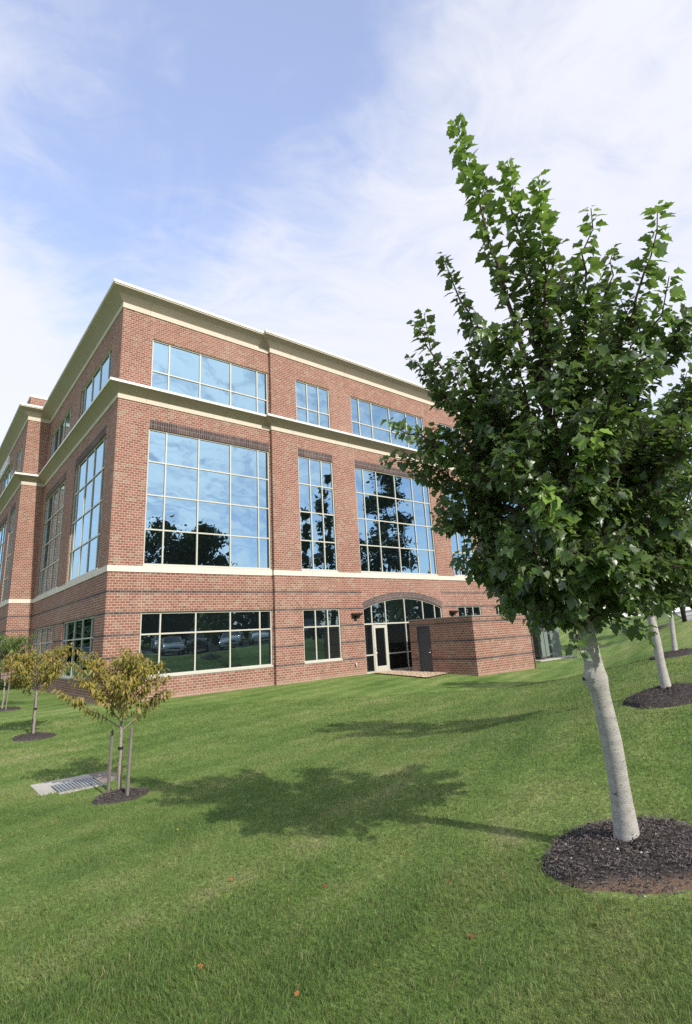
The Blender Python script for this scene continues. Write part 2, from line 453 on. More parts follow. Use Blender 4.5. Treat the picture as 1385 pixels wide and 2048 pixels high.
def gravel_mat():
    m, t, out = mat('tan_gravel')
    o = t.n('ShaderNodeTexCoord').outputs['Object']
    vo = t.n('ShaderNodeTexVoronoi'); t.l(o, vo.inputs['Vector']); vo.inputs['Scale'].default_value = 17.0
    r = t.sep(vo.outputs['Color'])[0]
    c = t.ramp(r, [(0, (.52, .38, .26)), (.35, (.64, .50, .36)), (.6, (.70, .58, .44)), (.85, (.44, .30, .20)), (1, (.76, .68, .56))])
    c = t.mix(t.smooth(vo.outputs['Distance'], 0.45, 0.85), c, rgb(.20, .14, .09))
    principled(t, out, c, 0.9, 0.2, 0.0, t.bump(t.m('SUBTRACT', 1.0, vo.outputs['Distance']), 1.0, 0.05))
    return m
M['gravel'] = gravel_mat()

def turf_color(t, P, rnd=None):
    """shared lawn colour of the soil sheet and the blades, from world position"""
    x, y, z = t.sep(P)
    a = t.noise(P, 0.33, 4.0, 0.6)
    b = t.noise(P, 1.9, 4.0, 0.65)
    s1 = t.m('ADD', t.m('MULTIPLY', x, -0.30), t.m('MULTIPLY', y, 0.954))     # mower runs roughly along the slope
    wob = t.m('MULTIPLY', t.noise(P, 0.5, 2.0, 0.5), 0.9)
    st = t.m('SINE', t.m('MULTIPLY', t.m('ADD', s1, wob), 6.4))
    st2 = t.m('SINE', t.m('MULTIPLY', t.m('ADD', s1, wob), 2.1))
    f = t.m('ADD', t.m('ADD', t.m('MULTIPLY', a, 0.62), t.m('MULTIPLY', b, 0.42)), t.m('ADD', t.m('MULTIPLY', st, 0.055), t.m('MULTIPLY', st2, 0.045)))
    c = t.ramp(f, [(0.34, (.080, .148, .031)), (0.5, (.130, .205, .050)), (0.62, (.180, .243, .072)), (0.74, (.270, .283, .122))])
    sp = t.noise(P, 1.15, 5.0, 0.7, 0.5)
    c = t.mix(t.m('MULTIPLY', t.smooth(sp, 0.62, 0.76), 0.55), c, rgb(.27, .225, .13))
    return c, f

def lawn_mat():
    m, t, out = mat('lawn_soil')
    P = t.n('ShaderNodeNewGeometry').outputs['Position']
    c, f = turf_color(t, P)
    fine = t.noise(P, 26.0, 5.0, 0.7, 0.4)
    fine2 = t.noise(P, 7.0, 4.0, 0.7)
    c = t.mix(0.75, c, t.ramp(fine, [(0.32, (.24, .24, .24)), (0.52, (.52, .52, .52)), (0.72, (.86, .88, .80))]), 'OVERLAY')
    c = t.mix(0.4, c, t.ramp(fine2, [(0.3, (.30, .30, .30)), (0.7, (.72, .72, .68))]), 'OVERLAY')
    principled(t, out, c, 0.85, 0.15, 0.0, t.bump(fine, 0.8, 0.05))
    return m
M['lawn'] = lawn_mat()

def blade_mat():
    m, t, out = mat('grass_blade')
    P = t.n('ShaderNodeNewGeometry').outputs['Position']
    tone = t.n('ShaderNodeAttribute', attribute_name='tone').outputs['Fac']
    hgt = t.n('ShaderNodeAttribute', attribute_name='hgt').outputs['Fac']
    c, f = turf_color(t, P)
    c = t.mix(t.smooth(tone, 0.0, 1.0), t.mix(0.30, c, rgb(.045, .092, .02)), t.mix(0.40, c, rgb(.25, .30, .10)))
    c = t.mix(t.m('GREATER_THAN', tone, 0.965), c, rgb(.34, .27, .14))
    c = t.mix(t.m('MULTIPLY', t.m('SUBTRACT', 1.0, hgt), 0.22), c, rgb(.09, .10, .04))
    p = t.n('ShaderNodeBsdfPrincipled'); t.l(c, p.inputs['Base Color'])
    p.inputs['Roughness'].default_value = 0.5; p.inputs['Specular IOR Level'].default_value = 0.3
    tr = t.n('ShaderNodeBsdfTranslucent'); t.l(c, tr.inputs[0])
    ms = t.n('ShaderNodeMixShader'); ms.inputs[0].default_value = 0.35
    t.l(p.outputs[0], ms.inputs[1]); t.l(tr.outputs[0], ms.inputs[2]); t.l(ms.outputs[0], out.inputs[0])
    return m
M['blade'] = blade_mat()

# ------------------------------------------------------------------ terrain
CP = np.array([
 (0, -.6, -.75), (0, -4, -.84), (7, -.9, -.77), (10, -1, -.73), (12.6, -1, -.74), (13.5, -4.7, -.80), (14.1, -6.6, -.89), (18.8, -6.6, -.89),
 (24, -4.8, -.78), (21, -4.0, -.80), (31, -2, -.75), (31, 4, -.7), (15, 8, -.7), (-.7, 5, -.70), (-.7, 12, -.68), (-1.6, 15, -.66), (-1.8, 24, -.66), (-6, 24, -.6),
 (-2.65, 2.3, -.73), (-2.86, -5, -.84), (-2.84, -12.1, -.96), (-3.1, -10.3, -1.0), (-2.2, -10.3, -.97),
 (-5.66, -21.3, -.33), (-1.26, -19.1, -.45), (-.6, -19.2, -.38), (-2.6, -16.5, -.62), (2.69, -18.03, .19), (3.2, -14.5, -.52), (7, -12, -.78), (4, -8, -.95), (8, -6, -.90),
 (11.3, -15.0, .20), (14, -11.0, -.62), (18.5, -12.8, 1.0), (34.9, -4.75, .55), (20, -9.2, -.70), (27, -7.2, -.80), (33, -2.0, -.72),
 (-6.5, -10, -.86), (-9, -14, -.62), (-7.5, -18, -.52), (-11, -5, -.6), (-9, 6, -.55), (-14, 20, -.5), (-9, -22, -.3),
 (-5, -24.5, .12), (5, -22.5, .30), (-4, -28, .35), (8, -24, .40), (14, -20, .42), (20, -16.5, .85), (27, -10.8, 1.2), (33.8, -9.7, 1.48), (46, -4, 1.62),
 (24, -22, .75), (12, -30, .45), (0, -40, .4), (30, -40, .8), (60, -20, 1.7), (60, 5, 1.5), (45, 4, .9), (-30, -30, .3), (-30, 0, -.3), (-25, 40, -.3), (40, 45, .5), (10, 60, 0)], float)
ring = [(150*math.cos(a), 150*math.sin(a), 0.8 + 0.9*math.cos(a)) for a in np.linspace(0, 2*math.pi, 12, endpoint=False)]
CP = np.vstack([CP, np.array(ring)])
def tps_fit(cp, lam=0.02):
    n = len(cp)
    K = np.sqrt((cp[:, None, 0]-cp[None, :, 0])**2 + (cp[:, None, 1]-cp[None, :, 1])**2 + 0.6) - lam*np.eye(n)
    Pm = np.hstack([np.ones((n, 1)), cp[:, :2]])
    A = np.zeros((n+3, n+3)); A[:n, :n] = K; A[:n, n:] = Pm; A[n:, :n] = Pm.T
    return np.linalg.solve(A, np.concatenate([cp[:, 2], np.zeros(3)]))
TW = tps_fit(CP, 0.06)
def ground_z(x, y):
    x = np.atleast_1d(np.asarray(x, float)); y = np.atleast_1d(np.asarray(y, float))
    r = np.hypot(x, y); s = np.where(r > 150, 150/np.maximum(r, 1e-6), 1.0); x = x*s; y = y*s
    out = np.zeros(len(x)); n = len(CP)
    for i in range(0, len(x), 20000):
        xs, ys = x[i:i+20000], y[i:i+20000]
        d = np.sqrt((xs[:, None]-CP[None, :, 0])**2 + (ys[:, None]-CP[None, :, 1])**2 + 0.6)
        out[i:i+20000] = d@TW[:n] + TW[n] + TW[n+1]*xs + TW[n+2]*ys
    return out
def gz(x, y): return float(ground_z([x], [y])[0])

def axis_coords(c, fine, ext, inner):
    a = list(np.arange(-inner, inner+1e-6, fine)); s = fine; v = inner
    while v < ext:
        s *= 1.18; v += s; a.append(v); a.insert(0, -v)
    return np.array(a) + c
gx = axis_coords(6, 0.42, 900, 24); gy = axis_coords(-10, 0.42, 900, 16)
X, Y = np.meshgrid(gx, gy); Z = ground_z(X.ravel(), Y.ravel())
nxx, nyy = len(gx), len(gy)
idx = np.arange(nxx*nyy).reshape(nyy, nxx)
GF = np.stack([idx[:-1, :-1].ravel(), idx[:-1, 1:].ravel(), idx[1:, 1:].ravel(), idx[1:, :-1].ravel()], 1)
GV = np.stack([X.ravel(), Y.ravel(), Z], 1)
# leave a hole for the drain pit
DRAIN_C = (-3.02, -10.32)
inpad = (GV[:, 0] > -3.62) & (GV[:, 0] < -2.45) & (GV[:, 1] > -10.75) & (GV[:, 1] < -9.92)
GV[inpad, 2] -= .05
g = obj('lawn', mesh_arrays('lawn', GV, GF, [M['lawn']], smooth=True))
tag(g, kind='structure')

KERB = np.array([[-20, -30], [-4, -25], [8, -21], [14, -17], [17.5, -14.8], [27, -10.3], [45, -3]], float)
def offset_line(K, o):
    K = np.asarray(K, float); T = np.gradient(K, axis=0); T /= np.linalg.norm(T, axis=1)[:, None]
    return K + o*np.stack([T[:, 1], -T[:, 0]], 1)
def resample(K, step):
    out = [K[0]]
    for a, b in zip(K[:-1], K[1:]):
        n = max(1, int(np.hypot(*(b-a))/step))
        for i in range(1, n+1): out.append(a + (b-a)*i/n)
    return np.array(out)
def ribbon(name, K, offs, dz, m, skirt=0.0):
    K = resample(K, 1.0); L = [offset_line(K, o) for o in offs]
    V = []; F = []
    for i in range(len(K)):
        for j, l in enumerate(L): V.append((l[i][0], l[i][1], gz(*l[i]) + dz[j]))
    n = len(offs)
    for i in range(len(K)-1):
        for j in range(n-1): F.append((i*n+j, i*n+j+1, (i+1)*n+j+1, (i+1)*n+j))
    o = obj(name, mesh_arrays(name, V, F, [m], smooth=False)); tag(o, kind='structure'); return o
ribbon('sidewalk', KERB[4:], [0, 0.01, 0.7, 1.4, 2.1], [-.05, .05, .05, .05, .05], M['concrete'])
ribbon('kerb', KERB[3:], [2.1, 2.11, 2.27, 2.28], [.02, .09, .09, -.06], M['concrete'])
ribbon('parking_lot', KERB[:5], [2.27, 5, 8, 11, 14, 18, 22], [.012]*7, M['asphalt'])
ribbon('road', np.array([[30, -13.5], [38, -8.5], [48, -6.5], [60, -4]], float), [0, 2, 4, 6, 8], [.03]*5, M['asphalt'])

# ------------------------------------------------------------------ office building
bld = thing('office_building', (0, 0, 0), 'three storey red brick office building with cream cornices and blue mirrored windows', 'building')
JOG = -.206
XE = 31.0
C_L = [1.31, 2.10, 3.57, 5.13, 6.58, 7.18]
C_3 = [8.746, 9.49, 10.23, 10.966]
C_6 = [12.5, 13.12, 14.1, 15.55, 17.0, 18.0, 18.5]
C_3R = [round(XE-v, 3) for v in reversed(C_3)]
C_R = [round(XE-v, 3) for v in reversed(C_L)]
C_A = [1.46, 2.06, 3.52, 4.96, 6.42, 7.02]
C_B = [8.98, 9.60, 11.04, 12.50, 13.90, 14.48]
BX, BY = -1.246, 15.315
C_W3 = [16.85, 17.59, 18.33, 19.07]
C_W6 = [20.6, 21.2, 22.2, 23.6, 25.1, 26.0, 26.6]
C_W3b = [28.1, 28.85, 29.6, 30.3]
R_BIG = [4.369, 5.82, 7.27, 8.72, 10.173]
R_TOP = [11.80, 12.91, 14.431]
R_GND = [0.10, 1.67, 2.50]
REC = 0.055

class Plane:
    """wall plane: u along the wall, d = depth into the building"""
    def __init__(s, axis, c, sgn=1): s.axis, s.c, s.sgn = axis, c, sgn
    def P(s, u, d, z):
        return (u, s.c + d*s.sgn, z) if s.axis == 'y' else (s.c + d*s.sgn, u, z)

def wall(name, pl, u0, u1, z0, z1, holes, m, parent, extra=None):
    us = sorted({u0, u1, *[h[0] for h in holes], *[h[1] for h in holes]})
    zs = sorted({z0, z1, *[h[2] for h in holes], *[h[3] for h in holes]})
    mb = MB()
    for a, b in zip(us[:-1], us[1:]):
        for c, d in zip(zs[:-1], zs[1:]):
            um, zm = (a+b)/2, (c+d)/2
            if any(h[0] < um < h[1] and h[2] < zm < h[3] for h in holes): continue
            mb.quad(pl.P(a, 0, c), pl.P(b, 0, c), pl.P(b, 0, d), pl.P(a, 0, d))
    for h in holes:
        a, b, c, d = h[:4]; D = 0.16
        mb.quad(pl.P(a, 0, c), pl.P(a, D, c), pl.P(a, D, d), pl.P(a, 0, d))
        mb.quad(pl.P(b, 0, c), pl.P(b, D, c), pl.P(b, D, d), pl.P(b, 0, d))
        if len(h) < 5:
            mb.quad(pl.P(a, 0, d), pl.P(b, 0, d), pl.P(b, D, d), pl.P(a, D, d))
        mb.quad(pl.P(a, 0, c), pl.P(b, 0, c), pl.P(b, D, c), pl.P(a, D, c))
    if extra: extra(mb)
    o = mb.build(name, m, parent)
    bmn = o.data
    return o

def pbox(mb, pl, u0, u1, d0, d1, z0, z1, mi=0):
    a = pl.P(u0, d0, z0); b = pl.P(u1, d1, z1)
    mb.box(min(a[0], b[0]), max(a[0], b[0]), min(a[1], b[1]), max(a[1], b[1]), z0, z1, mi)

FW, MW = 0.055, 0.058
def window(pl, cols, rows, gm, sill=True, label=None):
    g = MB()
    GD = REC + 0.045
    for a, b in zip(cols[:-1], cols[1:]):
        for c, d in zip(rows[:-1], rows[1:]):
            t = RNG.normal(0, 0.0021, 3)
            e = lambda su, sz: GD + t[0]*su + t[1]*sz
            g.quad(pl.P(a, e(-1, -1), c), pl.P(b, e(1, -1), c), pl.P(b, e(1, 1), d), pl.P(a, e(-1, 1), d))
    w = g.build('window', gm, bld)
    if label: w['label'] = label
    f = MB()
    u0, u1, z0, z1 = cols[0], cols[-1], rows[0], rows[-1]
    d0, d1 = REC, REC + 0.075
    pbox(f, pl, u0, u0+FW, d0, d1, z0, z1); pbox(f, pl, u1-FW, u1, d0, d1, z0, z1)
    pbox(f, pl, u0+FW, u1-FW, d0, d1, z1-FW, z1); pbox(f, pl, u0+FW, u1-FW, d0, d1, z0, z0+FW)
    for c in cols[1:-1]: pbox(f, pl, c-MW/2, c+MW/2, d0+.004, d1, z0+FW, z1-FW)
    e = [u0+FW] + [c for c in cols[1:-1]] + [u1-FW]
    for r in rows[1:-1]:
        for i in range(len(e)-1):
            a = e[i] + (MW/2 if i else 0); b = e[i+1] - (MW/2 if i < len(e)-2 else 0)
            pbox(f, pl, a, b, d0+.007, d1, r-MW/2, r+MW/2)
    f.build('window_frame', M['frame'], w)
    if sill:
        s = MB(); pbox(s, pl, u0-.012, u1+.012, -.022, REC-.003, z0-.075, z0+.006)
        s.build('window_sill', M['sill'], w, bevel=.006)
    return w

F0, F1 = Plane('y', 0.0), Plane('y', JOG)
SL, SB = Plane('x', 0.0), Plane('x', BX)
SBF = Plane('y', BY)
TOPW, BOT = 15.53, -1.4
def holes(cl, gnd=True):
    h = [(cl[0], cl[-1], R_BIG[0], R_BIG[-1]), (cl[0], cl[-1], R_TOP[0], R_TOP[-1])]
    if gnd: h.append((cl[0], cl[-1], R_GND[0], R_GND[-1]))
    return h

ARC_X, ARC_R, ARC_SP, ARC_AP = 15.53, 8.42, 2.46, 3.02
ARC_R = (3.03**2 + (ARC_AP-ARC_SP)**2)/(2*(ARC_AP-ARC_SP))
ARC_CZ = ARC_AP - ARC_R
def arc_z(x, r=0.0): return ARC_CZ + math.sqrt((ARC_R+r)**2 - (x-ARC_X)**2)
DOOR_Z = -.74
def arch_fill(mb):
    xs = np.linspace(12.5, 18.56, 33)
    for a, b in zip(xs[:-1], xs[1:]):
        mb.quad(F1.P(a, 0, arc_z(a)), F1.P(b, 0, arc_z(b)), F1.P(b, 0, 3.6), F1.P(a, 0, 3.6))
        mb.quad(F1.P(a, 0, arc_z(a)), F1.P(b, 0, arc_z(b)), F1.P(b, .16, arc_z(b)), F1.P(a, .16, arc_z(a)))

wall('brick_wall', F0, 0.0, 7.22, BOT, TOPW, holes(C_L), M['brick'], bld)
wall('brick_wall', F1, 7.22, 23.78, BOT, TOPW,
     holes(C_3) + holes(C_6, False) + holes(C_3R) + [(12.5, 18.56, DOOR_Z, 3.6, 1)], M['brick'], bld, arch_fill)
wall('brick_wall', F0, 23.78, XE, BOT, TOPW, holes(C_R), M['brick'], bld)
for x in (7.22, 23.78):
    rt_ = MB(); rt_.quad((x, JOG, BOT), (x, 0, BOT), (x, 0, TOPW), (x, JOG, TOPW))
    rt_.build('brick_return', M['brick'], bld)
wall('brick_wall', SL, 0.0, BY, BOT, TOPW, holes(C_A) + holes(C_B), M['brick'], bld)
wall('brick_wall', SBF, BX, 0.0, BOT, TOPW, [], M['brick'], bld)
wall('brick_wall', SB, BY, 46.0, BOT, TOPW, holes(C_W3) + holes(C_W6) + holes(C_W3b), M['brick'], bld)
wall('brick_wall', Plane('x', XE, -1), 0.0, 46.0, BOT, TOPW, [], M['brick'], bld)
wall('brick_wall', Plane('y', 46.0, -1), BX, XE, BOT, TOPW, [], M['brick'], bld)

for pl, cl in ((F0, C_L), (F1, C_3), (F1, C_6), (F1, C_3R), (F0, C_R), (SL, C_A), (SL, C_B), (SB, C_W3), (SB, C_W6), (SB, C_W3b)):
    window(pl, cl, R_BIG, M['glass'], sill=True)
    window(pl, cl, R_TOP, M['glass'], sill=False)
    if cl is not C_6: window(pl, cl, R_GND, M['glass_low'])
    lm = MB(); pbox(lm, pl, cl[0]+.01, cl[-1]-.01, -.004, .03, 10.173+.012, 10.173+.4064)
    lm.build('lintel', M['soldier'], bld)

# sweep of a moulding profile along the outer wall line
PATH = [(BX, 46.0), (BX, BY), (0, BY), (0, 0), (7.22, 0), (7.22, JOG), (23.78, JOG), (23.78, 0), (XE, 0), (XE, 46.0)]
def offs(path, o):
    out = []
    nr = []
    for a, b in zip(path[:-1], path[1:]):
        dx, dy = b[0]-a[0], b[1]-a[1]; L_ = math.hypot(dx, dy); nr.append((dy/L_, -dx/L_))
    nr = [(-n[0], -n[1]) for n in nr] if nr[1] != (0, -1) and False else nr
    for i, p in enumerate(path):
        if i == 0: n = nr[0]
        elif i == len(path)-1: n = nr[-1]
        else: n = (nr[i-1][0]+nr[i][0], nr[i-1][1]+nr[i][1])
        out.append((p[0]+o*n[0], p[1]+o*n[1]))
    return out
def sweep(name, prof, mats, fm, parent):
    rows = [offs(PATH, -o if False else o) for o, z in prof]
    V = []; F = []; Mi = []
    n = len(PATH)
    for (o, z), r in zip(prof, rows): V += [(x, y, z) for x, y in r]
    for i in range(len(prof)-1):
        for j in range(n-1):
            F.append((i*n+j, i*n+j+1, (i+1)*n+j+1, (i+1)*n+j)); Mi.append(fm[i])
    return obj(name, mesh_arrays(name, V, F, mats, Mi), parent)
# right hand side of the walking direction must be outside
cm = [M['fascia'], M['cove'], M['coping'], M['shadowgap']]
def cove_pts(o0, z0, o1, z1, sag, n=6):
    out = []
    for i in range(n+1):
        f = i/n; s = math.sin(math.pi*f)*sag
        L_ = math.hypot(o1-o0, z1-z0); nx_, nz_ = -(z1-z0)/L_, (o1-o0)/L_
        out.append((o0+(o1-o0)*f+nx_*s, z0+(z1-z0)*f+nz_*s))
    return out
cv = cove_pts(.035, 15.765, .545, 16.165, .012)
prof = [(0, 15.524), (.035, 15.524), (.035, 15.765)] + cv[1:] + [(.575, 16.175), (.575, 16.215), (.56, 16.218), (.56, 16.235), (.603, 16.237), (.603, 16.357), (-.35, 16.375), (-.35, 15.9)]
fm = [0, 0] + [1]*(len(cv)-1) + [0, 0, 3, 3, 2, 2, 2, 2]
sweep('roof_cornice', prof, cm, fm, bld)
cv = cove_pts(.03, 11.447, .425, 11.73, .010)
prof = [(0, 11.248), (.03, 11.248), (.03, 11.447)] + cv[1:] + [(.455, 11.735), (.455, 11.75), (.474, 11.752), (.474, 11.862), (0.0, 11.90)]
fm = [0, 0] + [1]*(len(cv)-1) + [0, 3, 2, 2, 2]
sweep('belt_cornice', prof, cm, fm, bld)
sweep('stone_band', [(0, 4.064), (.03, 4.064), (.03, 4.30), (0.0, 4.30)], [M['stone']], [0]*3, bld)
rf = MB(); rf.quad((0, .0, 16.1), (XE, .0, 16.1), (XE, 46, 16.1), (0, 46, 16.1)); rf.quad((BX, BY, 16.1), (0, BY, 16.1), (0, 46, 16.1), (BX, 46, 16.1)); rf.build('roof', M['roof'], bld)
pt = MB()
pt.box(-.80, 14, 19.0, 42, 16.05, 18.72, 0); pt.box(-.84, 14.04, 18.96, 42.04, 18.723, 18.90, 1)
pt.build('roof_penthouse', [M['brick'], M['coping']], bld)

# letters on the left wing, edge-on to the viewer
y = 22.5
for k, w in enumerate((.52, .5, .62, .46, .5, .3, .52, .6, .48)):
    lt = MB(); z0, z1, d0, d1 = 14.62, 15.26, -.14, -.02
    pbox(lt, SB, y, y+.13, d0, d1, z0, z1)
    if k % 3 != 1: pbox(lt, SB, y+.13, y+w-.13, d0+.004, d1, z1-.13, z1)
    if k % 2 == 0 or k % 3 == 1: pbox(lt, SB, y+.13, y+w-.13, d0+.004, d1, z0, z0+.13)
    pbox(lt, SB, y+w-.13, y+w, d0, d1, z0, z1)
    y += w + .15
    lt.build('sign_letter', M['letters'], bld)

# arched entrance
ar = MB()
xs = np.linspace(12.47, 18.59, 41); V = []; U = []; F = []
s = 0.0
for i, x in enumerate(xs):
    th = (x-ARC_X)/ARC_R
    ux, uz = math.sin(th), math.cos(th)
    for r in (0.0, .33):
        V.append((ARC_X+(ARC_R+r)*ux, JOG-.012, ARC_CZ+(ARC_R+r)*uz)); U.append((th*ARC_R*1.01, r*.955))
for i in range(len(xs)-1): F.append((2*i, 2*i+2, 2*i+3, 2*i+1))
n0 = len(V)
for i, x in enumerate(xs):
    th = (x-ARC_X)/ARC_R; V.append((ARC_X+ARC_R*math.sin(th), JOG+.15, ARC_CZ+ARC_R*math.cos(th))); U.append((th*ARC_R, .0))
    V.append((ARC_X+(ARC_R+.33)*math.sin(th), JOG+.03, ARC_CZ+(ARC_R+.33)*math.cos(th))); U.append((th*ARC_R, .32))
for i in range(len(xs)-1):
    F.append((2*i, 2*i+2, n0+2*i+2, n0+2*i)); F.append((2*i+1, 2*i+3, n0+2*i+3, n0+2*i+1))
ar.add(V, F, 0, U); ar.build('brick_arch', M['archbrick'], bld, uv=True)

EC = [12.5, 13.10, 14.10, 15.55, 17.0, 17.98, 18.56]
TR, LR = 1.69, .15
gl = MB(); GD = REC + .045
for i, (a, b) in enumerate(zip(EC[:-1], EC[1:])):
    xs = np.linspace(a, b, 7); t = RNG.normal(0, .0012)
    top = [F1.P(x, GD+t, arc_z(x)) for x in xs]
    gl.add([F1.P(a, GD-t, TR), F1.P(b, GD+t, TR)] + top[::-1], [tuple(range(9))])
    if i != 1:
        gl.quad(F1.P(a, GD, LR), F1.P(b, GD+t, LR), F1.P(b, GD+t, TR), F1.P(a, GD, TR))
        gl.quad(F1.P(a, GD, DOOR_Z), F1.P(b, GD-t, DOOR_Z), F1.P(b, GD, LR), F1.P(a, GD, LR))
ew = gl.build('entrance_glazing', M['glass_low'], bld)
f = MB(); d0, d1 = REC, REC+.08
for i, c in enumerate(EC):
    w = MW if 0 < i < 6 else FW
    a = c if i == 0 else (c-w if i == 6 else c-w/2)
    pbox(f, F1, a, a+w, d0+.003, d1, DOOR_Z, arc_z(min(max(c, 12.5), 18.56))-.05)
for i, (a, b) in enumerate(zip(EC[:-1], EC[1:])):
    a += FW if i == 0 else MW/2; b -= FW if i == 5 else MW/2
    pbox(f, F1, a, b, d0+.006, d1, TR-.035, TR+.035)
    if i != 1:
        pbox(f, F1, a, b, d0+.006, d1, LR-.03, LR+.03)
        pbox(f, F1, a, b, d0+.006, d1, DOOR_Z, DOOR_Z+.09)
xs = np.linspace(12.5, 18.56, 33)
for a, b in zip(xs[:-1], xs[1:]):
    za, zb = arc_z(a), arc_z(b)
    Vq = [F1.P(a, d0, za-.06), F1.P(b, d0, zb-.06), F1.P(b, d0, zb), F1.P(a, d0, za),
          F1.P(a, d1, za-.06), F1.P(b, d1, zb-.06), F1.P(b, d1, zb), F1.P(a, d1, za)]
    f.add(Vq, [(0, 1, 2, 3), (0, 4, 5, 1)])
f.build('glazing_frame', M['frame'], ew)

dm = MB()
a, b = 13.10+MW/2+.012, 14.10-MW/2-.012; z0, z1 = DOOR_Z+.015, 1.62
pbox(dm, F1, a, a+.13, d0-.01, d0+.06, z0, z1); pbox(dm, F1, b-.13, b, d0-.01, d0+.06, z0, z1)
pbox(dm, F1, a+.13, b-.13, d0-.008, d0+.06, z1-.15, z1); pbox(dm, F1, a+.13, b-.13, d0-.008, d0+.06, z0, z0+.30)
dr = dm.build('glass_door', M['frame'], bld, bevel=.004)
dg = MB(); dg.quad(F1.P(a+.13, d0+.03, z0+.3), F1.P(b-.13, d0+.03, z0+.3), F1.P(b-.13, d0+.03, z1-.15), F1.P(a+.13, d0+.03, z1-.15))
dg.build('door_pane', M['glass_low'], dr)
hd = MB(); yh = JOG+d0
hd.tube([(a+.065, yh-.012, .20), (a+.065, yh-.07, .20), (a+.085, yh-.085, .23), (a+.085, yh-.085, .45), (a+.065, yh-.07, .48), (a+.065, yh-.012, .48)], [.013]*6, 8)
hd.build('door_handle', M['steel'], dr, smooth=True)

def wall_lamp(xc):
    m = MB(); y0 = JOG
    # wedge shaped downlight: back box, sloping hood
    V = [(xc-.30, y0-.004, 2.26), (xc+.30, y0-.004, 2.26), (xc+.30, y0-.30, 2.22), (xc-.30, y0-.30, 2.22),
         (xc-.20, y0-.004, 2.02), (xc+.14, y0-.004, 2.02), (xc+.20, y0-.26, 2.14), (xc-.24, y0-.26, 2.14)]
    m.add(V, [(0, 1, 2, 3), (4, 7, 6, 5), (0, 4, 5, 1), (3, 2, 6, 7), (0, 3, 7, 4), (1, 5, 6, 2)])
    o = m.build('wall_lamp', M['bronze'], bld, bevel=.012)
    v = MB(); v.box(xc-.12, xc+.08, y0-.17, y0-.004, 1.965, 2.018); v.build('lamp_lens', M['plastic'], o)
wall_lamp(11.95); wall_lamp(19.45)
pp = MB(); pp.tube([(11.77, JOG-.002, -.17), (11.77, JOG-.05, -.17), (11.77, JOG-.085, -.21), (11.77, JOG-.085, -.34)], [.045, .05, .05, .055], 10)
pp.build('wall_hydrant', M['pipe'], bld, smooth=True)

# ------------------------------------------------------------------ brick utility enclosure
EX0, EX1, EY0, EY1, EB, ET = 14.15, 18.76, -5.78, -1.77, -.87, 1.70
enc = thing('utility_enclosure', (EX0, EY0, EB), 'low flat topped red brick enclosure with grey steel door standing before the arched entrance', 'enclosure')
LZ = -.186
def enc_part(mb, name, m, parent=None, **k):
    o = mb.build(name, m, None, loc=(EX0, EY0, LZ), **k); p = parent or enc
    o.parent = p
    o.location = (0, 0, LZ-EB) if parent is None else (0, 0, 0)
    return o
ew_ = MB()
def ew_wall(pl, u0, u1, z0, z1, holes):
    us = sorted({u0, u1, *[h[0] for h in holes], *[h[1] for h in holes]}); zs = sorted({z0, z1, *[h[2] for h in holes], *[h[3] for h in holes]})
    for a, b in zip(us[:-1], us[1:]):
        for c, d in zip(zs[:-1], zs[1:]):
            if any(h[0] < (a+b)/2 < h[1] and h[2] < (c+d)/2 < h[3] for h in holes): continue
            ew_.quad(pl.P(a, 0, c), pl.P(b, 0, c), pl.P(b, 0, d), pl.P(a, 0, d))
    for a, b, c, d in holes:
        D = .1
        ew_.quad(pl.P(a, 0, c), pl.P(a, D, c), pl.P(a, D, d), pl.P(a, 0, d)); ew_.quad(pl.P(b, 0, c), pl.P(b, D, c), pl.P(b, D, d), pl.P(b, 0, d))
        ew_.quad(pl.P(a, 0, d), pl.P(b, 0, d), pl.P(b, D, d), pl.P(a, D, d))
DY0, DY1, DZ0, DZ1 = -3.15, -2.28, -.80, 1.43
ew_wall(Plane('x', EX0), EY0, EY1, -1.4, ET, [(DY0, DY1, DZ0, DZ1)])
ew_wall(Plane('y', EY0), EX0, EX1, -1.4, ET, []); ew_wall(Plane('x', EX1, -1), EY0, EY1, -1.4, ET, []); ew_wall(Plane('y', EY1, -1), EX0, EX1, -1.4, ET, [])
enc_part(ew_, 'brick_wall', M['brick'])
cp_ = MB(); cp_.box(EX0-.035, EX1+.035, EY0-.035, EY1+.035, ET+.002, ET+.07); enc_part(cp_, 'coping', M['capmetal'], bevel=.008)
dd = MB(); dd.box(EX0+.03, EX0+.085, DY0+.035, DY1-.035, DZ0+.01, DZ1-.04)
dro = enc_part(dd, 'steel_door', M['door'], bevel=.004)
fr = MB()
for y0, y1, z0, z1 in ((DY0, DY0+.035, DZ0, DZ1), (DY1-.035, DY1, DZ0, DZ1), (DY0+.035, DY1-.035, DZ1-.04, DZ1)):
    fr.box(EX0-.006, EX0+.09, y0, y1, z0, z1)
enc_part(fr, 'door_frame', M['door'], dro)
hh = MB(); yk = DY0+.10
hh.tube([(EX0+.03, yk, .18), (EX0-.03, yk, .18)], [.028, .024], 10)
hh.tube([(EX0-.03, yk, .18), (EX0-.035, yk+.13, .175)], [.011, .010], 8)
enc_part(hh, 'door_handle', M['steel'], dro, smooth=True)
hh = MB(); hh.tube([(EX0+.03, yk, .31), (EX0+.005, yk, .31)], [.026, .022], 10); enc_part(hh, 'door_lock', M['steel'], dro, smooth=True)

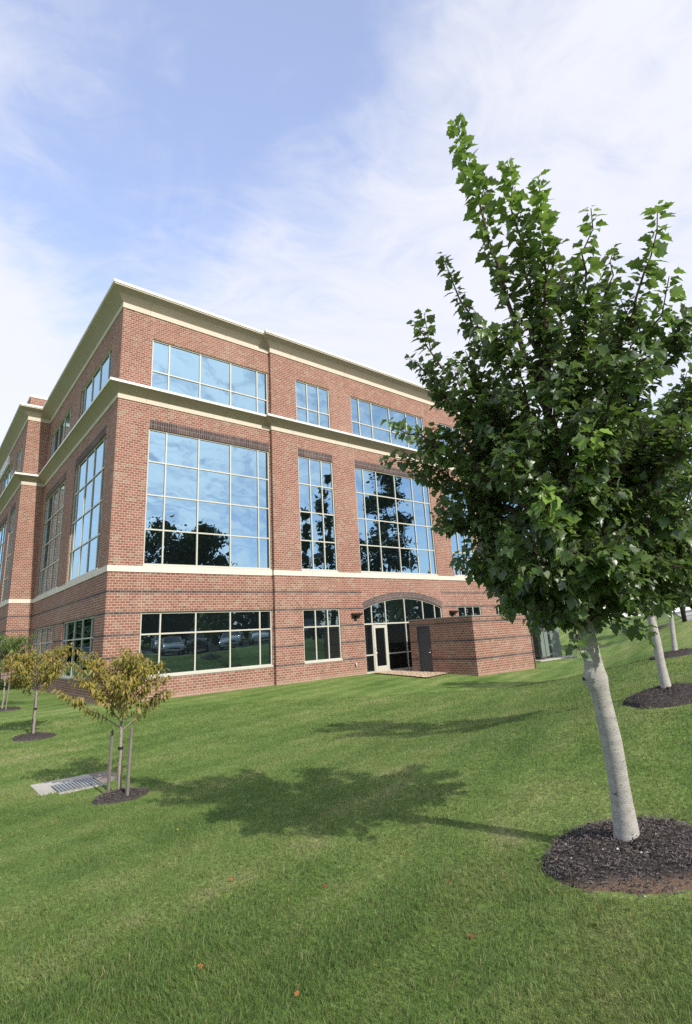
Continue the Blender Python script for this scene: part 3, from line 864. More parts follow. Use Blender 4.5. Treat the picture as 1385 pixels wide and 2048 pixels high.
# gravel pad in front of the doors
gp = [(12.62, JOG-.02), (14.14, JOG-.02), (14.14, -4.35), (11.9, -4.6), (12.0, -2.6)]
gp = [(12.72, JOG-.02), (14.9, JOG-.02), (14.9, -1.74), (14.13, -1.74), (14.13, -4.15), (12.1, -4.62)]
me_v = []; n_ = 14
xs = np.linspace(12.0, 14.9, 30); ys = np.linspace(-4.7, JOG-.02, 46)
def in_poly(x, y, P):
    c = False; j = len(P)-1
    for i in range(len(P)):
        if (P[i][1] > y) != (P[j][1] > y) and x < (P[j][0]-P[i][0])*(y-P[i][1])/(P[j][1]-P[i][1])+P[i][0]: c = not c
        j = i
    return c
GRAVEL = gp
gv = MB()
V = [(x, y, gz(x, y)+.06) for x, y in gp]
gv.add(V, [tuple(range(len(V)))])
go = gv.build('gravel_bed', M['gravel']); tag(go, kind='stuff')
P_ = []
while len(P_) < 1500:
    x, y = random.uniform(12.0, 14.9), random.uniform(-4.7, -.23)
    if in_poly(x, y, gp): P_.append((x, y))
st = MB(); zz = ground_z([p[0] for p in P_], [p[1] for p in P_])
for (x, y), z in zip(P_, zz):
    r = random.uniform(.014, .03); a = random.random()*3
    V = [(x+r*math.cos(a+k*1.57), y+r*.8*math.sin(a+k*1.57), z+.058) for k in range(4)] + [(x+r*.2, y, z+.058+r*.9)]
    st.add(V, [(0, 1, 4), (1, 2, 4), (2, 3, 4), (3, 0, 4)])
st_o = st.build('gravel_stones', M['gravel'], go)

# ------------------------------------------------------------------ transformer and its pad
pad_z = -.74
pd = MB(); pd.box(21.5, 25.4, -4.35, -.8, -1.2, pad_z)
po = pd.build('concrete_pad', M['concrete'], loc=(23.4, -2.6, pad_z), bevel=.015)
tag(po, 'flat pale concrete pad under the green electrical cabinet', 'concrete pad')
tr_ = thing('electrical_transformer', (23.9, -2.6, pad_z), 'grey green electrical transformer with finned radiators behind the brick enclosure', 'transformer')
def tpart(mb, name, m, parent=None, **k):
    o = mb.build(name, m, None, loc=(23.9, -2.6, pad_z), **k); o.parent = parent or tr_; o.location = (0, 0, 0); return o
b_ = MB(); b_.box(23.93, 24.98, -3.67, -1.0, pad_z+.002, 1.10); cab = tpart(b_, 'cabinet', M['green_box'], bevel=.02)
b_ = MB(); b_.box(23.90, 25.01, -3.70, -.97, 1.103, 1.15); tpart(b_, 'cabinet_lid', M['green_box'], bevel=.01)
rd = MB()
for x0 in (22.11, 22.53):
    rd.box(x0, x0+.36, -4.12, -4.04, pad_z+.16, .76)
    for yy in np.arange(-4.03, -1.5, .075): rd.box(x0+.02, x0+.34, yy, yy+.022, pad_z+.2, .70)
ra = tpart(rd, 'radiator_bank', M['green_box'], bevel=0)
hd_ = MB()
for zc in (pad_z+.24, .02, .66): hd_.box(22.13, 23.92, -3.95, -3.87, zc-.03, zc+.03); hd_.box(22.13, 23.92, -1.75, -1.67, zc-.03, zc+.03)
hd_.box(22.08, 22.10, -4.0, -1.55, pad_z+.18, pad_z+.24); hd_.box(22.08, 22.10, -4.0, -1.55, .0, .05); hd_.box(22.08, 22.10, -4.0, -1.55, .66, .74)
for yy in np.arange(-3.98, -1.55, .045): hd_.box(22.085, 22.105, yy, yy+.02, pad_z+.2, .7)
tpart(hd_, 'radiator_header', M['green_shaded'])
tk = MB(); tk.box(22.95, 23.9, -3.5, -1.3, pad_z+.003, .95); tpart(tk, 'tank', M['green_shaded'], bevel=.02)

# ------------------------------------------------------------------ foliage builders
def unit(v): return v/(np.linalg.norm(v, axis=-1, keepdims=True)+1e-9)

def leaf_template(kind):
    if kind == 'maple':
        Rr = [(.12, -.05), (.29, .03), (.30, .20), (.50, .42), (.36, .50), (.245, .60), (.26, .74), (.11, .83)]
        fold, droop = .30, .30
    elif kind == 'lance':
        Rr = [(.12, .12), (.19, .38), (.15, .66), (.07, .86)]
        fold, droop = .30, .34
    else:
        Rr = [(.26, .25), (.28, .6)]
        fold, droop = .2, .25
    pts = [(0, 0)] + Rr + [(0, 1)] + [(-x, y) for x, y in reversed(Rr)]
    P = np.array([(0, .42)] + pts)
    z = fold*np.abs(P[:, 0]) - droop*P[:, 1]**2
    z[0] -= 0.0
    V = np.column_stack([P, z]); n = len(pts)
    F = np.array([(0, 1+i, 1+(i+1) % n) for i in range(n)])
    return V, F
TEMPL = {k: leaf_template(k) for k in ('maple', 'lance', 'tuft')}

def leaves_mesh(name, pos, dirs, nrm, size, tone, kind, m):
    TV, TF = TEMPL[kind]
    d = unit(dirs); n = nrm - (nrm*d).sum(1, keepdims=True)*d; n = unit(n); s = np.cross(d, n)
    jit = RNG.uniform(.75, 1.25, (len(pos), 1)); curl = RNG.uniform(.3, 1.7, (len(pos), 1))
    V = pos[:, None, :] + size[:, None, None]*(TV[None, :, 0:1]*jit[:, :, None]*s[:, None, :] + TV[None, :, 1:2]*d[:, None, :] + (TV[None, :, 2]*curl)[:, :, None]*n[:, None, :])
    k = len(TV)
    F = (TF[None] + (np.arange(len(pos))*k)[:, None, None]).reshape(-1, 3)
    return mesh_arrays(name, V.reshape(-1, 3), F, [m], attr={'tone': np.repeat(tone, k)})

def bez(a, b, c, n):
    t = np.linspace(0, 1, n)[:, None]
    return (1-t)**2*a + 2*t*(1-t)*b + t**2*c

class Crown:
    def __init__(s): s.tv = []; s.tf = []; s.nb = 0; s.p = []; s.d = []; s.n = []; s.s = []; s.t = []
    def tube(s, P, R, n=6):
        V, F = tube_arrays(P, R, n); s.tv.append(V); s.tf.append(F+s.nb); s.nb += len(V)
    def leaf(s, p, d, n, size, tone): s.p.append(p); s.d.append(d); s.n.append(n); s.s.append(size); s.t.append(tone)
    def leaves_along(s, P, f0, step, size, tone, center, droop=.5, upn=.8, spread=1.0):
        P = np.asarray(P); seg = np.linalg.norm(np.diff(P, axis=0), axis=1); L = np.concatenate([[0], np.cumsum(seg)])
        pos = f0*L[-1]; k = 0
        while pos < L[-1]:
            i = min(np.searchsorted(L, pos, side='right')-1, len(P)-2); f = (pos-L[i])/max(seg[i], 1e-6)
            q = P[i]+(P[i+1]-P[i])*f; tan = unit(P[i+1]-P[i])
            a0 = k*1.57 + RNG.normal(0, .35)
            e1 = unit(np.cross(tan, np.array([.31, .22, .93]))); e2 = np.cross(tan, e1)
            frac = pos/L[-1]
            for sg in (0, math.pi):
                rad = math.cos(a0+sg)*e1 + math.sin(a0+sg)*e2
                out = unit(q-center)
                pet = unit(rad*spread + .45*tan + .25*np.array([0, 0, 1.0]))
                sz = size*RNG.uniform(.5, 1.25)*(1-.25*max(0, frac-.85)/.15)
                base = q + pet*sz*.45
                d = unit(rad*.9 + .45*out + .2*tan + np.array([0, 0, -droop]) + RNG.normal(0, .28, 3))
                n = unit(np.array([0, 0, upn]) + .15*out + RNG.normal(0, .40, 3))
                s.leaf(base, d, n, sz, tone if np.isscalar(tone) else tone(frac))
            pos += step*RNG.uniform(.7, 1.3); k += 1
    def wood(s, name, m, parent, origin):
        V = np.vstack(s.tv) - origin; F = np.vstack(s.tf)
        return obj(name, mesh_arrays(name, V, F, [m], smooth=True), parent)
    def crown(s, name, m, parent, origin, kind):
        p = np.array(s.p) - origin
        me = leaves_mesh(name, p, np.array(s.d), np.array(s.n), np.array(s.s), np.clip(np.array(s.t), 0, 1), kind, m)
        return obj(name, me, parent)

def along(P, f):
    P = np.asarray(P); i = min(int(f*(len(P)-1)), len(P)-2); g = f*(len(P)-1)-i
    return P[i]+(P[i+1]-P[i])*g

def maple(name, base, trunk, trad, limbs, label, leaf=.078, step=.029, sub=9, group=None, knot=False):
    base = np.array(base, float)
    t = thing(name, tuple(base), label, 'tree', group)
    trunk = np.array(trunk, float); center = trunk[4] + np.array([0, 0, .3])
    # trunk: smooth resample with a flare at the foot, knots and a collar
    n = 44; fi = np.linspace(0, len(trunk)-1, n)
    P = np.array([along(trunk, f/(len(trunk)-1)) for f in fi]); Rr = np.interp(fi, np.arange(len(trunk)), trad)
    hgt = P[:, 2]-P[0, 2]
    Rr *= 1 + .42*np.exp(-(hgt/.085)**1.3) + .20*np.exp(-((hgt-1.27)/.06)**2) + .05*np.sin(hgt*9)*np.exp(-hgt) + RNG.normal(0, .010, n)
    P[:, 0] += .010*np.sin(hgt*4.1); P[:, 1] += .010*np.cos(hgt*3.3)
    P = np.vstack([P[0]-np.array([0, 0, .12]), P]); Rr = np.concatenate([[Rr[0]*1.15], Rr])
    V, F = tube_arrays(P, Rr, 20)
    kV = V - base
    # knot: push a few vertices outwards
    for kh, ka, kr in ((1.29, 2.75, .055), (1.42, .2, .035), (.55, 1.0, .02), (1.12, .4, .03)):
        cpt = along(trunk, 0) + np.array([0, 0, kh])
        i = np.argmin(np.abs(P[:, 2]-cpt[2])); c0 = P[i]-base; dirv = np.array([math.cos(ka), math.sin(ka), 0])
        q = c0 + dirv*Rr[i]; dd_ = np.linalg.norm(kV-q, axis=1)
        kV += (np.exp(-(dd_/.05)**2)*kr)[:, None]*dirv[None]
    obj('trunk', mesh_arrays('trunk', kV, F, [M['maple_bark']], smooth=True), t)
    if knot:
        q0 = along(trunk, .46) - base; ka = 2.75; dv = np.array([math.cos(ka), math.sin(ka), -.15])
        q0 = np.array([np.interp(1.29, hgt, P[1:, 0])-base[0], np.interp(1.29, hgt, P[1:, 1])-base[1], 1.29])
        mk = MB(); mk.tube([q0+dv*.06, q0+dv*.098, q0+dv*.112, q0+dv*.117], [.032, .027, .020, .006], 12)
        obj('branch_stub', mesh_arrays('branch_stub', mk.V, mk.F, [M['maple_bark']], smooth=True), t)
        mk = MB(); mk.tube([q0+dv*.1165, q0+dv*.120], [.015, .010], 10)
        obj('branch_scar', mesh_arrays('branch_scar', mk.V, mk.F, [M['wood_bark']]), t)
    C = Crown()
    for (x, y, z, ai, br) in limbs:
        tip = np.array([x, y, z]); f = min(ai, len(trunk)-1.001)
        a = along(trunk, f/(len(trunk)-1))
        if ai > len(trunk)-1: a = a + (tip-a)*0.05
        L_ = np.linalg.norm(tip-a)
        ctrl = a + (tip-a)*.45 + np.array([0, 0, .10*L_]) + np.array([tip[0]-a[0], tip[1]-a[1], 0])*.12 - np.array([0, 0, .18*L_])*(z-a[2] > 1.2)
        Q = bez(a, ctrl, tip, 16); Q[1:-1] += RNG.normal(0, .012*L_, (14, 3))*np.linspace(.3, 1, 14)[:, None]
        r0 = min(.026, .010+.008*L_)
        C.tube(Q, np.linspace(r0, .0028, 16), 6)
        tone = (lambda fr, br=br: np.clip(RNG.normal(.12, .12) + (br*.72*max(0, fr-.40)/.60), 0, 1))
        lng = br >= 1 or z > trunk[-1][2]+.9
        C.leaves_along(Q, .34 if L_ > .6 else .25, step*(.62 if br == 2 else (.8 if lng else 1.0)), leaf*(1.18 if br == 2 else (1.12 if br == 1 else 1.0)), tone, center)
        ns = int(sub*min(1.3, L_/.9)*(.45 if z > 3.75 + base[2] + .3 else 1)) + (0 if lng else 1)
        for k in range(ns):
            f = RNG.uniform(.25, .78 if lng else .92); q = along(Q, f); tan = unit(along(Q, min(1, f+.05))-q)
            ang = RNG.uniform(0, 6.28); e1 = unit(np.cross(tan, np.array([.2, .1, .95]))); e2 = np.cross(tan, e1)
            dv = unit(tan*.75 + (math.cos(ang)*e1+math.sin(ang)*e2)*.85 + .25*unit(q-center) + np.array([0, 0, .18]))
            l2 = RNG.uniform(.22, .50)*(1-.45*f)*(.75 if lng else 1.1)
            S = bez(q, q+dv*l2*.55+np.array([0, 0, .03]), q+dv*l2+np.array([0, 0, .05*l2]), 6)
            C.tube(S, np.linspace(.0055, .002, 6), 5)
            C.leaves_along(S, .12, step*.9, leaf*.92, (lambda fr: np.clip(RNG.normal(.12, .13), 0, .6)), center)
    C.wood('limbs', M['twig'], t, base)
    C.crown('crown', M['maple_leaf'], t, base, 'maple')
    return t

TRUNK = [(-1.25, -19.11, -.44), (-1.44, -19.19, .37), (-1.56, -19.23, .78), (-1.66, -19.26, 1.18), (-1.77, -19.30, 1.59), (-1.88, -19.34, 2.12), (-1.99, -19.40, 2.69), (-2.11, -19.46, 3.23)]
LIMBS = [(-2.68,-19.41,5.22,6.3,2), (-2.40,-19.63,4.80,6.2,2), (-2.36,-19.83,4.52,6.0,2), (-2.39,-20.16,3.96,5.6,1), (-1.93,-20.42,4.03,5.2,1), (-1.56,-19.98,4.19,5.6,0), (-2.13,-20.44,3.36,5.0,1), (-1.90,-20.41,3.14,4.8,0), (-2.63,-18.69,3.80,5.3,0), (-2.48,-18.57,3.49,5.0,0), (-2.50,-18.97,4.32,5.8,0), (-2.82,-18.50,2.92,4.6,1), (-2.31,-18.10,2.87,4.4,0), (-2.23,-18.34,2.21,4.0,0), (-2.29,-18.57,1.83,3.6,0), (-2.25,-19.01,1.47,3.2,0), (-2.67,-19.27,1.67,3.4,0), (-1.89,-19.81,1.52,3.2,0), (-1.71,-19.92,1.62,3.4,0), (-1.82,-20.20,1.93,3.8,0), (-1.65,-20.24,2.40,4.2,0), (-2.67,-20.04,2.33,4.0,1), (-2.85,-19.77,2.01,3.6,1), (-2.84,-19.50,2.34,4.2,0), (-2.73,-19.85,2.75,4.6,0), (-2.48,-20.21,2.76,4.6,0), (-2.69,-19.53,3.28,5.2,0), (-2.32,-20.02,3.43,5.2,0), (-1.99,-19.72,4.07,5.8,0), (-1.71,-18.81,3.50,4.8,0), (-1.16,-19.33,3.68,5.0,0), (-0.68,-19.49,2.98,4.4,0), (-1.70,-18.39,2.64,4.2,0), (-1.17,-18.75,1.99,3.6,0), (-0.63,-19.42,2.24,3.7,0), (-0.65,-19.86,3.19,4.6,0), (-1.14,-19.69,3.91,5.2,0), (-1.22,-20.31,2.38,4.0,0), (-1.06,-20.13,1.84,3.6,0), (-1.15,-20.33,3.03,4.6,0), (-0.21,-20.04,2.28,3.8,0), (-0.82,-19.83,1.55,3.4,0), (-2.22,-19.38,1.28,3.1,0), (-1.90,-19.00,1.46,3.2,0), (-1.20,-19.16,1.31,3.1,0), (-1.71,-19.57,1.38,3.1,0), (-2.44,-19.06,2.88,4.7,0), (-1.98,-19.03,2.05,3.8,0), (-1.55,-19.89,2.34,4.0,0), (-2.40,-19.74,2.00,3.6,0), (-2.37,-19.76,1.58,3.3,0), (-2.38,-18.70,2.85,4.5,0), (-2.41,-19.02,3.43,5.1,0), (-2.23,-19.57,3.83,5.6,0), (-1.72,-20.15,3.51,5.1,0), (-1.19,-19.86,1.54,3.3,0), (-0.85,-19.60,1.53,3.3,0), (-0.65,-19.91,1.56,3.3,0), (-0.58,-19.35,1.72,3.4,0), (-0.43,-19.81,1.73,3.4,0), (-1.78,-18.36,2.35,3.8,0), (-1.84,-18.57,1.94,3.5,0), (-2.14,-18.39,2.53,4.2,0), (-2.10,-18.67,1.66,3.2,0), (-1.36,-18.53,1.83,3.4,0), (-2.02,-18.52,3.39,4.8,0), (-1.40,-18.82,3.16,4.6,0), (-1.12,-20.14,2.78,4.4,0), (-1.06,-19.88,2.29,3.8,0), (-2.41,-19.43,2.29,4.0,0), (-2.27,-19.89,1.73,3.4,0)]
t1 = maple('maple_tree', TRUNK[0], TRUNK, [.083, .071, .067, .060, .047, .036, .026, .018], LIMBS,
           'tall young maple tree nearest the viewer with pale trunk and ragged dark green crown', group='maples along the slope', knot=True)

# a second maple, then copied along the slope
def random_limbs(rng, h0, top, rad, n, trunk):
    out = []
    for i in range(n):
        u = (i+.5)/n; z = h0 + (top-h0)*u**.9
        r = rad*math.sin(math.pi*min(1, (.12+.88*u)))**.55*rng.uniform(.55, 1.05)
        if u > .85: r *= .5
        a = i*2.39996 + rng.normal(0, .3)
        ai = np.interp(z-.55*r-.25, [p[2] for p in trunk], range(len(trunk)))
        out.append((r*math.cos(a), r*math.sin(a), z, max(3.0, float(ai)), 1 if u > .8 else 0))
    return out
TR2 = [(0, 0, 0), (-.04, .02, .45), (-.06, .03, .9), (-.05, .05, 1.25), (-.02, .06, 1.65), (0, .07, 2.2), (.02, .05, 2.8), (0, .04, 3.5)]
t2 = maple('maple_tree', (0, 0, 0), TR2, [.068, .060, .055, .050, .042, .034, .025, .017],
           random_limbs(np.random.default_rng(5), 1.45, 4.6, 1.4, 46, TR2), 'second maple tree up the slope, right behind the nearest one', group='maples along the slope', leaf=.105, step=.05, sub=6)
def put(o, x, y, z, rz, s, label=None):
    o.location = (x, y, z); o.rotation_euler = (0, 0, rz); o.scale = (s, s, s)
    if label: o['label'] = label
put(t2, 2.69, -18.03, .15, .3, .98)
spots = [(11.3, -15.0, 2.1, 1.08, 'third maple tree up the slope, its pale trunk just right of the second maple'),
         (24.5, -9.4, 3.6, 1.0, 'small far maple tree halfway down the grass slope beyond the third maple'),
         (33.0, -6.0, 5.2, 1.05, 'farthest maple tree at the back of the grass slope near the swale')]
for x, y, rz, s, lb in spots:
    c = copy_tree(t2); put(c, x, y, gz(x, y)-.03, rz, s, lb)

# ------------------------------------------------------------------ young staked trees
def young_tree(base, H, rad, seed, leafm, label, group, tonemean, lw=.092):
    rng = np.random.default_rng(seed); base = np.array(base, float)
    t = thing('young_tree', tuple(base), label, 'tree', group)
    h0 = H*.40
    tr = np.array([(0, 0, -.05), (.012, -.008, h0*.5), (-.004, .01, h0), (.01, .012, H*.6), (.02, -.01, H*.86), (.03, .0, H)])
    pts = np.array([along(tr, f) for f in np.linspace(0, 1, 26)]); pts[1:-1, :2] += rng.normal(0, .005, (24, 2))
    V, F = tube_arrays(pts, np.interp(np.linspace(0, 1, 26), [0, .4, .5, 1], [.030, .024, .018, .004]), 10)
    obj('trunk', mesh_arrays('trunk', V, F, [M['cherry_bark']], smooth=True), t)
    C = Crown(); center = np.array([0, 0, H*.62])
    nb = 34
    for i in range(nb):
        u = (i+.5)/nb; za = h0*.98 + (H*.86-h0)*u*.82; a = i*2.4 + rng.normal(0, .4)
        reach = rad*(1.05-.62*u)*rng.uniform(.6, 1.12)
        s0 = np.array([.0, .0, za])
        tip = np.array([reach*math.cos(a), reach*math.sin(a), za + reach*rng.uniform(.45, 1.05) + .05])
        Q = bez(s0, s0+(tip-s0)*.5+np.array([0, 0, .04]), tip, 9)
        C.tube(Q, np.linspace(.010-.004*u, .002, 9), 5)
        tn = (lambda fr: np.clip(rng.normal(tonemean+.25*fr, .2), 0, 1))
        C.leaves_along(Q, .22, .027, lw, tn, center, droop=1.15, upn=.9, spread=.8)
        for k in range(3):
            f = rng.uniform(.3, .9); q = along(Q, f); ang = rng.uniform(0, 6.28)
            dv = unit(unit(tip-s0)*.6 + np.array([math.cos(ang), math.sin(ang), .35])*.7); l2 = rng.uniform(.12, .3)*rad
            S = bez(q, q+dv*l2*.5, q+dv*l2, 5); C.tube(S, np.linspace(.004, .0016, 5), 4)
            C.leaves_along(S, .1, .028, lw*.95, tn, center, droop=1.15, upn=.9, spread=.8)
    C.wood('limbs', M['cherry_bark'], t, np.zeros(3)); C.crown('crown', leafm, t, np.zeros(3), 'lance')
    # tie round the trunk where the stakes hold it
    s = MB(); s.tube([(0, .005, .62*h0*1.15-.02), (0, .005, .62*h0*1.15+.02)], [.040, .040], 12); s.build('tree_tie', M['strap'], t)
    return t
YA = (-2.84, -12.02, -.93); YB = (-2.86, -4.95, -.82); YC = (-2.66, 2.45, -.71)
ya = young_tree(YA, 2.28, .98, 3, M['cherry_leaf'], 'small olive leaved tree between two stakes beside the storm drain', 'young staked trees', .35)
yb = copy_tree(ya); put(yb, *YB, 2.3, 1.02, 'small olive leaved tree with a single stake before the left corner windows')
yc = young_tree(YC, 2.8, 1.25, 9, M['green_leaf'], 'greener young tree cut off by the left picture edge', 'young staked trees', .2)
def stake(x, y, z, h, lean, label, w=.035):
    o = MB(); v = np.array([[-1, -1], [1, -1], [1, 1], [-1, 1]])*w/2
    V = [(a, b, -.15) for a, b in v] + [(a*1.02+lean[0]*.5, b+lean[1]*.5, h*.5) for a, b in v] + [(a*.95+lean[0], b*.95+lean[1], h+ (.012 if i in (1, 2) else -.006)) for i, (a, b) in enumerate(v)]
    F = [(3, 2, 1, 0), (8, 9, 10, 11)] + [(k*4+i, k*4+(i+1) % 4, k*4+4+(i+1) % 4, k*4+4+i) for k in (0, 1) for i in range(4)]
    o.add(V, F); m = mesh_arrays('wooden_stake', o.V, o.F, [M['stake']])
    s = obj('wooden_stake', m, None, (x, y, z)); s.rotation_euler = (0, 0, random.uniform(0, .6))
    tag(s, label, 'stake', 'tree stakes')
    return s
stake(-2.95, -11.87, -.93, .90, (.03, .02), 'weathered stake left of the tree beside the storm drain')
stake(-2.84, -12.42, -.96, 1.0, (.05, .03), 'weathered stake right of the tree beside the storm drain')
stake(-2.83, -4.55, -.83, 1.10, (.02, .0), 'single dark stake left of the tree before the corner windows')
stake(-2.86, 2.2, -.72, 1.0, (.0, .03), 'grey stake left of the greener tree at the picture edge')
stake(-2.60, 2.1, -.72, 1.02, (.05, .03), 'grey stake right of the greener tree at the picture edge')

# ------------------------------------------------------------------ mulch beds
BEDS = []
def mulch_bed(x, y, rx, ry, h, label, seed, chips=0, rot=0.0, pebbles=0, soil=.05):
    rng = np.random.default_rng(seed); z0 = gz(x, y)
    V = []; F = []; T = []; nr, na = 26, 84
    ph = rng.uniform(0, 6.28, 6)
    def edge(a): return 1 + .05*math.sin(2*a+ph[0]) + .035*math.sin(3*a+ph[1]) + .025*math.sin(5*a+ph[2]) + .018*math.sin(9*a+ph[3])
    xs, ys = [], []
    for i in range(nr+1):
        f = i/nr
        for j in range(na):
            a = 2*math.pi*j/na; r = f*edge(a)
            xx, yy = rx*r*math.cos(a), ry*r*math.sin(a)
            xs.append(x+xx*math.cos(rot)-yy*math.sin(rot)); ys.append(y+xx*math.sin(rot)+yy*math.cos(rot))
    zs = ground_z(xs, ys)
    for q in range(len(xs)):
        f = (q//na)/nr
        prof = h*(1-f**2.2) - .05*math.exp(-((f-.90)/.06)**2)
        zz = zs[q] + prof + .012 + rng.normal(0, .010)*(f < .97) + .02*math.sin(xs[q]*13+ph[4])*math.sin(ys[q]*11+ph[5])*(1-f)
        if f > .955: zz -= .035
        if f > .995: zz = zs[q] - .08
        V.append((xs[q]-x, ys[q]-y, zz-z0)); T.append(float(np.clip((f-(.91-soil*max(0, math.cos(2*math.pi*(q % na)/na+rot-3.75))**2))/.07, 0, 1)*(.85+.15*rng.random())))
    for i in range(nr):
        for j in range(na): F.append((i*na+j, i*na+(j+1) % na, (i+1)*na+(j+1) % na, (i+1)*na+j))
    V[0:na] = [V[0]]*na
    me = mesh_arrays('mulch_bed', V, np.array(F), [M['mulch']], smooth=True, attr={'tone': T})
    o = obj('mulch_bed', me, None, (x, y, z0)); tag(o, label, 'mulch bed', 'mulch rings round the trees')
    BEDS.append((x, y, rx, ry, rot))
    if chips:
        mb = MB(); 
        for k in range(chips):
            f = math.sqrt(rng.random())*.93; a = rng.uniform(0, 6.28); r = f*edge(a)
            xx, yy = rx*r*math.cos(a), ry*r*math.sin(a); xx, yy = xx*math.cos(rot)-yy*math.sin(rot), xx*math.sin(rot)+yy*math.cos(rot)
            i = min(int(f*nr), nr-1); j = int(a/(2*math.pi)*na) % na; zz = V[i*na+j][2]+.006
            L_ = rng.uniform(.008, .034); w = rng.uniform(.002, .006); th = rng.uniform(0, 6.28); ti = rng.normal(0, .35)
            d = np.array([math.cos(th), math.sin(th), ti]); s_ = np.array([-math.sin(th), math.cos(th), rng.normal(0, .3)])
            c = np.array([xx, yy, zz+.004])
            P4 = [c-d*L_/2-s_*w/2, c+d*L_/2-s_*w/2*.6, c+d*L_/2+s_*w/2*.6, c-d*L_/2+s_*w/2]
            up_ = np.array([0, 0, .003])
            mb.add(P4+[p+up_ for p in P4], [(4, 5, 6, 7), (0, 1, 5, 4), (1, 2, 6, 5), (2, 3, 7, 6), (3, 0, 4, 7)])
        c_ = mb.build('bark_chips', M['chip'], o); tag(c_, kind='stuff')
    if pebbles:
        mb = MB()
        for k in range(pebbles):
            f = rng.uniform(.2, .95); a = rng.uniform(0, 6.28); r = f*edge(a); xx, yy = rx*r*math.cos(a), ry*r*math.sin(a)
            i = min(int(f*nr), nr-1); j = int(a/(2*math.pi)*na) % na; zz = V[i*na+j][2]; s_ = rng.uniform(.006, .014)
            mb.add([(xx+s_*a1, yy+s_*b1, zz+.004+s_*c1) for a1, b1, c1 in ((1, 0, .2), (0, 1, .3), (-1, 0, .2), (0, -1, .3), (0, 0, 1))], [(0, 1, 4), (1, 2, 4), (2, 3, 4), (3, 0, 4)])
        p_ = mb.build('pale_pebbles', M['pebble'], o); tag(p_, kind='stuff')
    return o
mulch_bed(-1.31, -19.17, .74, .70, .10, 'large dark mulch ring with bare soil rim round the nearest maple', 1, 3600, pebbles=26, soil=.20)
mulch_bed(2.69, -18.03, .68, .66, .10, 'dark mulch ring under the second maple at the right edge', 2, 700)
mulch_bed(11.3, -15.0, .8, .8, .08, 'dark mulch ring under the third maple up the slope', 3)
mulch_bed(24.5, -9.4, .9, .9, .08, 'thin mulch ring under the small far maple on the slope', 4)
mulch_bed(33.0, -6.0, .9, .9, .08, 'mulch ring under the farthest maple by the swale', 8)
mulch_bed(-2.84, -12.16, .48, .40, .07, 'small dark mulch mound under the staked tree beside the drain', 5, 900)
mulch_bed(-2.86, -5.0, .55, .52, .07, 'round mulch bed under the single staked tree at left', 6, 300)
mulch_bed(-2.55, 2.5, .60, .55, .06, 'mulch bed under the greener tree at the left edge', 7)

# ------------------------------------------------------------------ storm drain
dr_z = gz(*DRAIN_C)-.022
dt_ = thing('storm_drain', (DRAIN_C[0], DRAIN_C[1], dr_z), 'concrete storm drain inlet with slotted steel grate in the lawn', 'storm drain')
def dpart(mb, name, m, parent=None, **k):
    o = mb.build(name, m, None, loc=(DRAIN_C[0], DRAIN_C[1], dr_z), **k); o.parent = parent or dt_; o.location = (0, 0, 0); return o
gx0, gx1, gy0, gy1 = -3.44, -2.74, -10.86, -10.17
ap = MB(); tz = dr_z+.035; bz = dr_z-.3
for x0, x1, y0, y1 in ((-3.68, gx0, -10.75, -9.86), (gx0, gx1, gy1, -9.86), (gx0, gx1, -10.98, gy0)):
    ap.box(x0, x1, y0, y1, bz, tz)
dpart(ap, 'concrete_apron', M['concrete'], bevel=.006)
sl_ = MB(); sl_.add([(gx1+.004, -10.95, tz-.02), (-2.40, -10.62, tz-.03), (-2.36, -10.10, tz-.01), (-2.52, -9.88, tz+.005), (gx1+.004, -9.87, tz+.005),
        (gx1+.004, -10.95, bz), (-2.40, -10.62, bz), (-2.36, -10.10, bz), (-2.52, -9.88, bz), (gx1+.004, -9.87, bz)],
       [(0, 1, 2, 3, 4), (0, 5, 6, 1), (1, 6, 7, 2), (2, 7, 8, 3), (3, 8, 9, 4), (4, 9, 5, 0)])
dpart(sl_, 'worn_slab', M['oldconc'], bevel=.006)
pi_ = MB(); pi_.quad((gx0, gy0, tz-.07), (gx1, gy0, tz-.07), (gx1, gy1, tz-.07), (gx0, gy1, tz-.07)); dpart(pi_, 'pit', M['pit'])
gr = MB(); nb = 13
for i in range(nb):
    x = gx0+.02 + (gx1-gx0-.04)*(i+.5)/nb; gr.box(x-.0165, x+.0165, gy0+.03, gy1-.03, tz-.030, tz-.004)
for y0, y1 in ((gy0+.003, gy0+.028), (gy1-.028, gy1-.003)): gr.box(gx0+.004, gx1-.004, y0, y1, tz-.032, tz-.002)
dpart(gr, 'grate', M['galv'])

# ------------------------------------------------------------------ shrubs at the foot of the left wing
def shrub(x, y, r, h, label, seed):
    rng = np.random.default_rng(seed); z = gz(x, y)
    t = thing('shrub', (x, y, z), label, 'shrub', 'shrubs at the wall')
    n = 900; a = rng.uniform(0, 6.28, n); u = rng.uniform(-.05, 1, n); rr = np.cbrt(rng.random(n))
    lump = 1+.18*np.sin(a*3+seed)+.12*np.sin(a*7)
    p = np.stack([r*lump*rr*np.sqrt(np.clip(1-u*u, .05, 1))*np.cos(a), r*lump*rr*np.sqrt(np.clip(1-u*u, .05, 1))*np.sin(a), h*np.abs(u)*rr*lump+.04], 1)
    obj('foliage', leaves_mesh('foliage', p, p/r+rng.normal(0, .5, (n, 3)), np.array([0, 0, 1.0])+rng.normal(0, .5, (n, 3)), rng.uniform(.06, .11, n), np.clip(rng.normal(.3, .25, n), 0, 1), 'tuft', M['shrub_leaf']), t)
    m = MB()
    for k in range(6): m.tube([(0, 0, -.03), (r*.3*math.cos(k), r*.3*math.sin(k), h*.5)], [.012, .006], 5)
    obj('stems', mesh_arrays('stems', m.V, m.F, [M['twig']]), t)
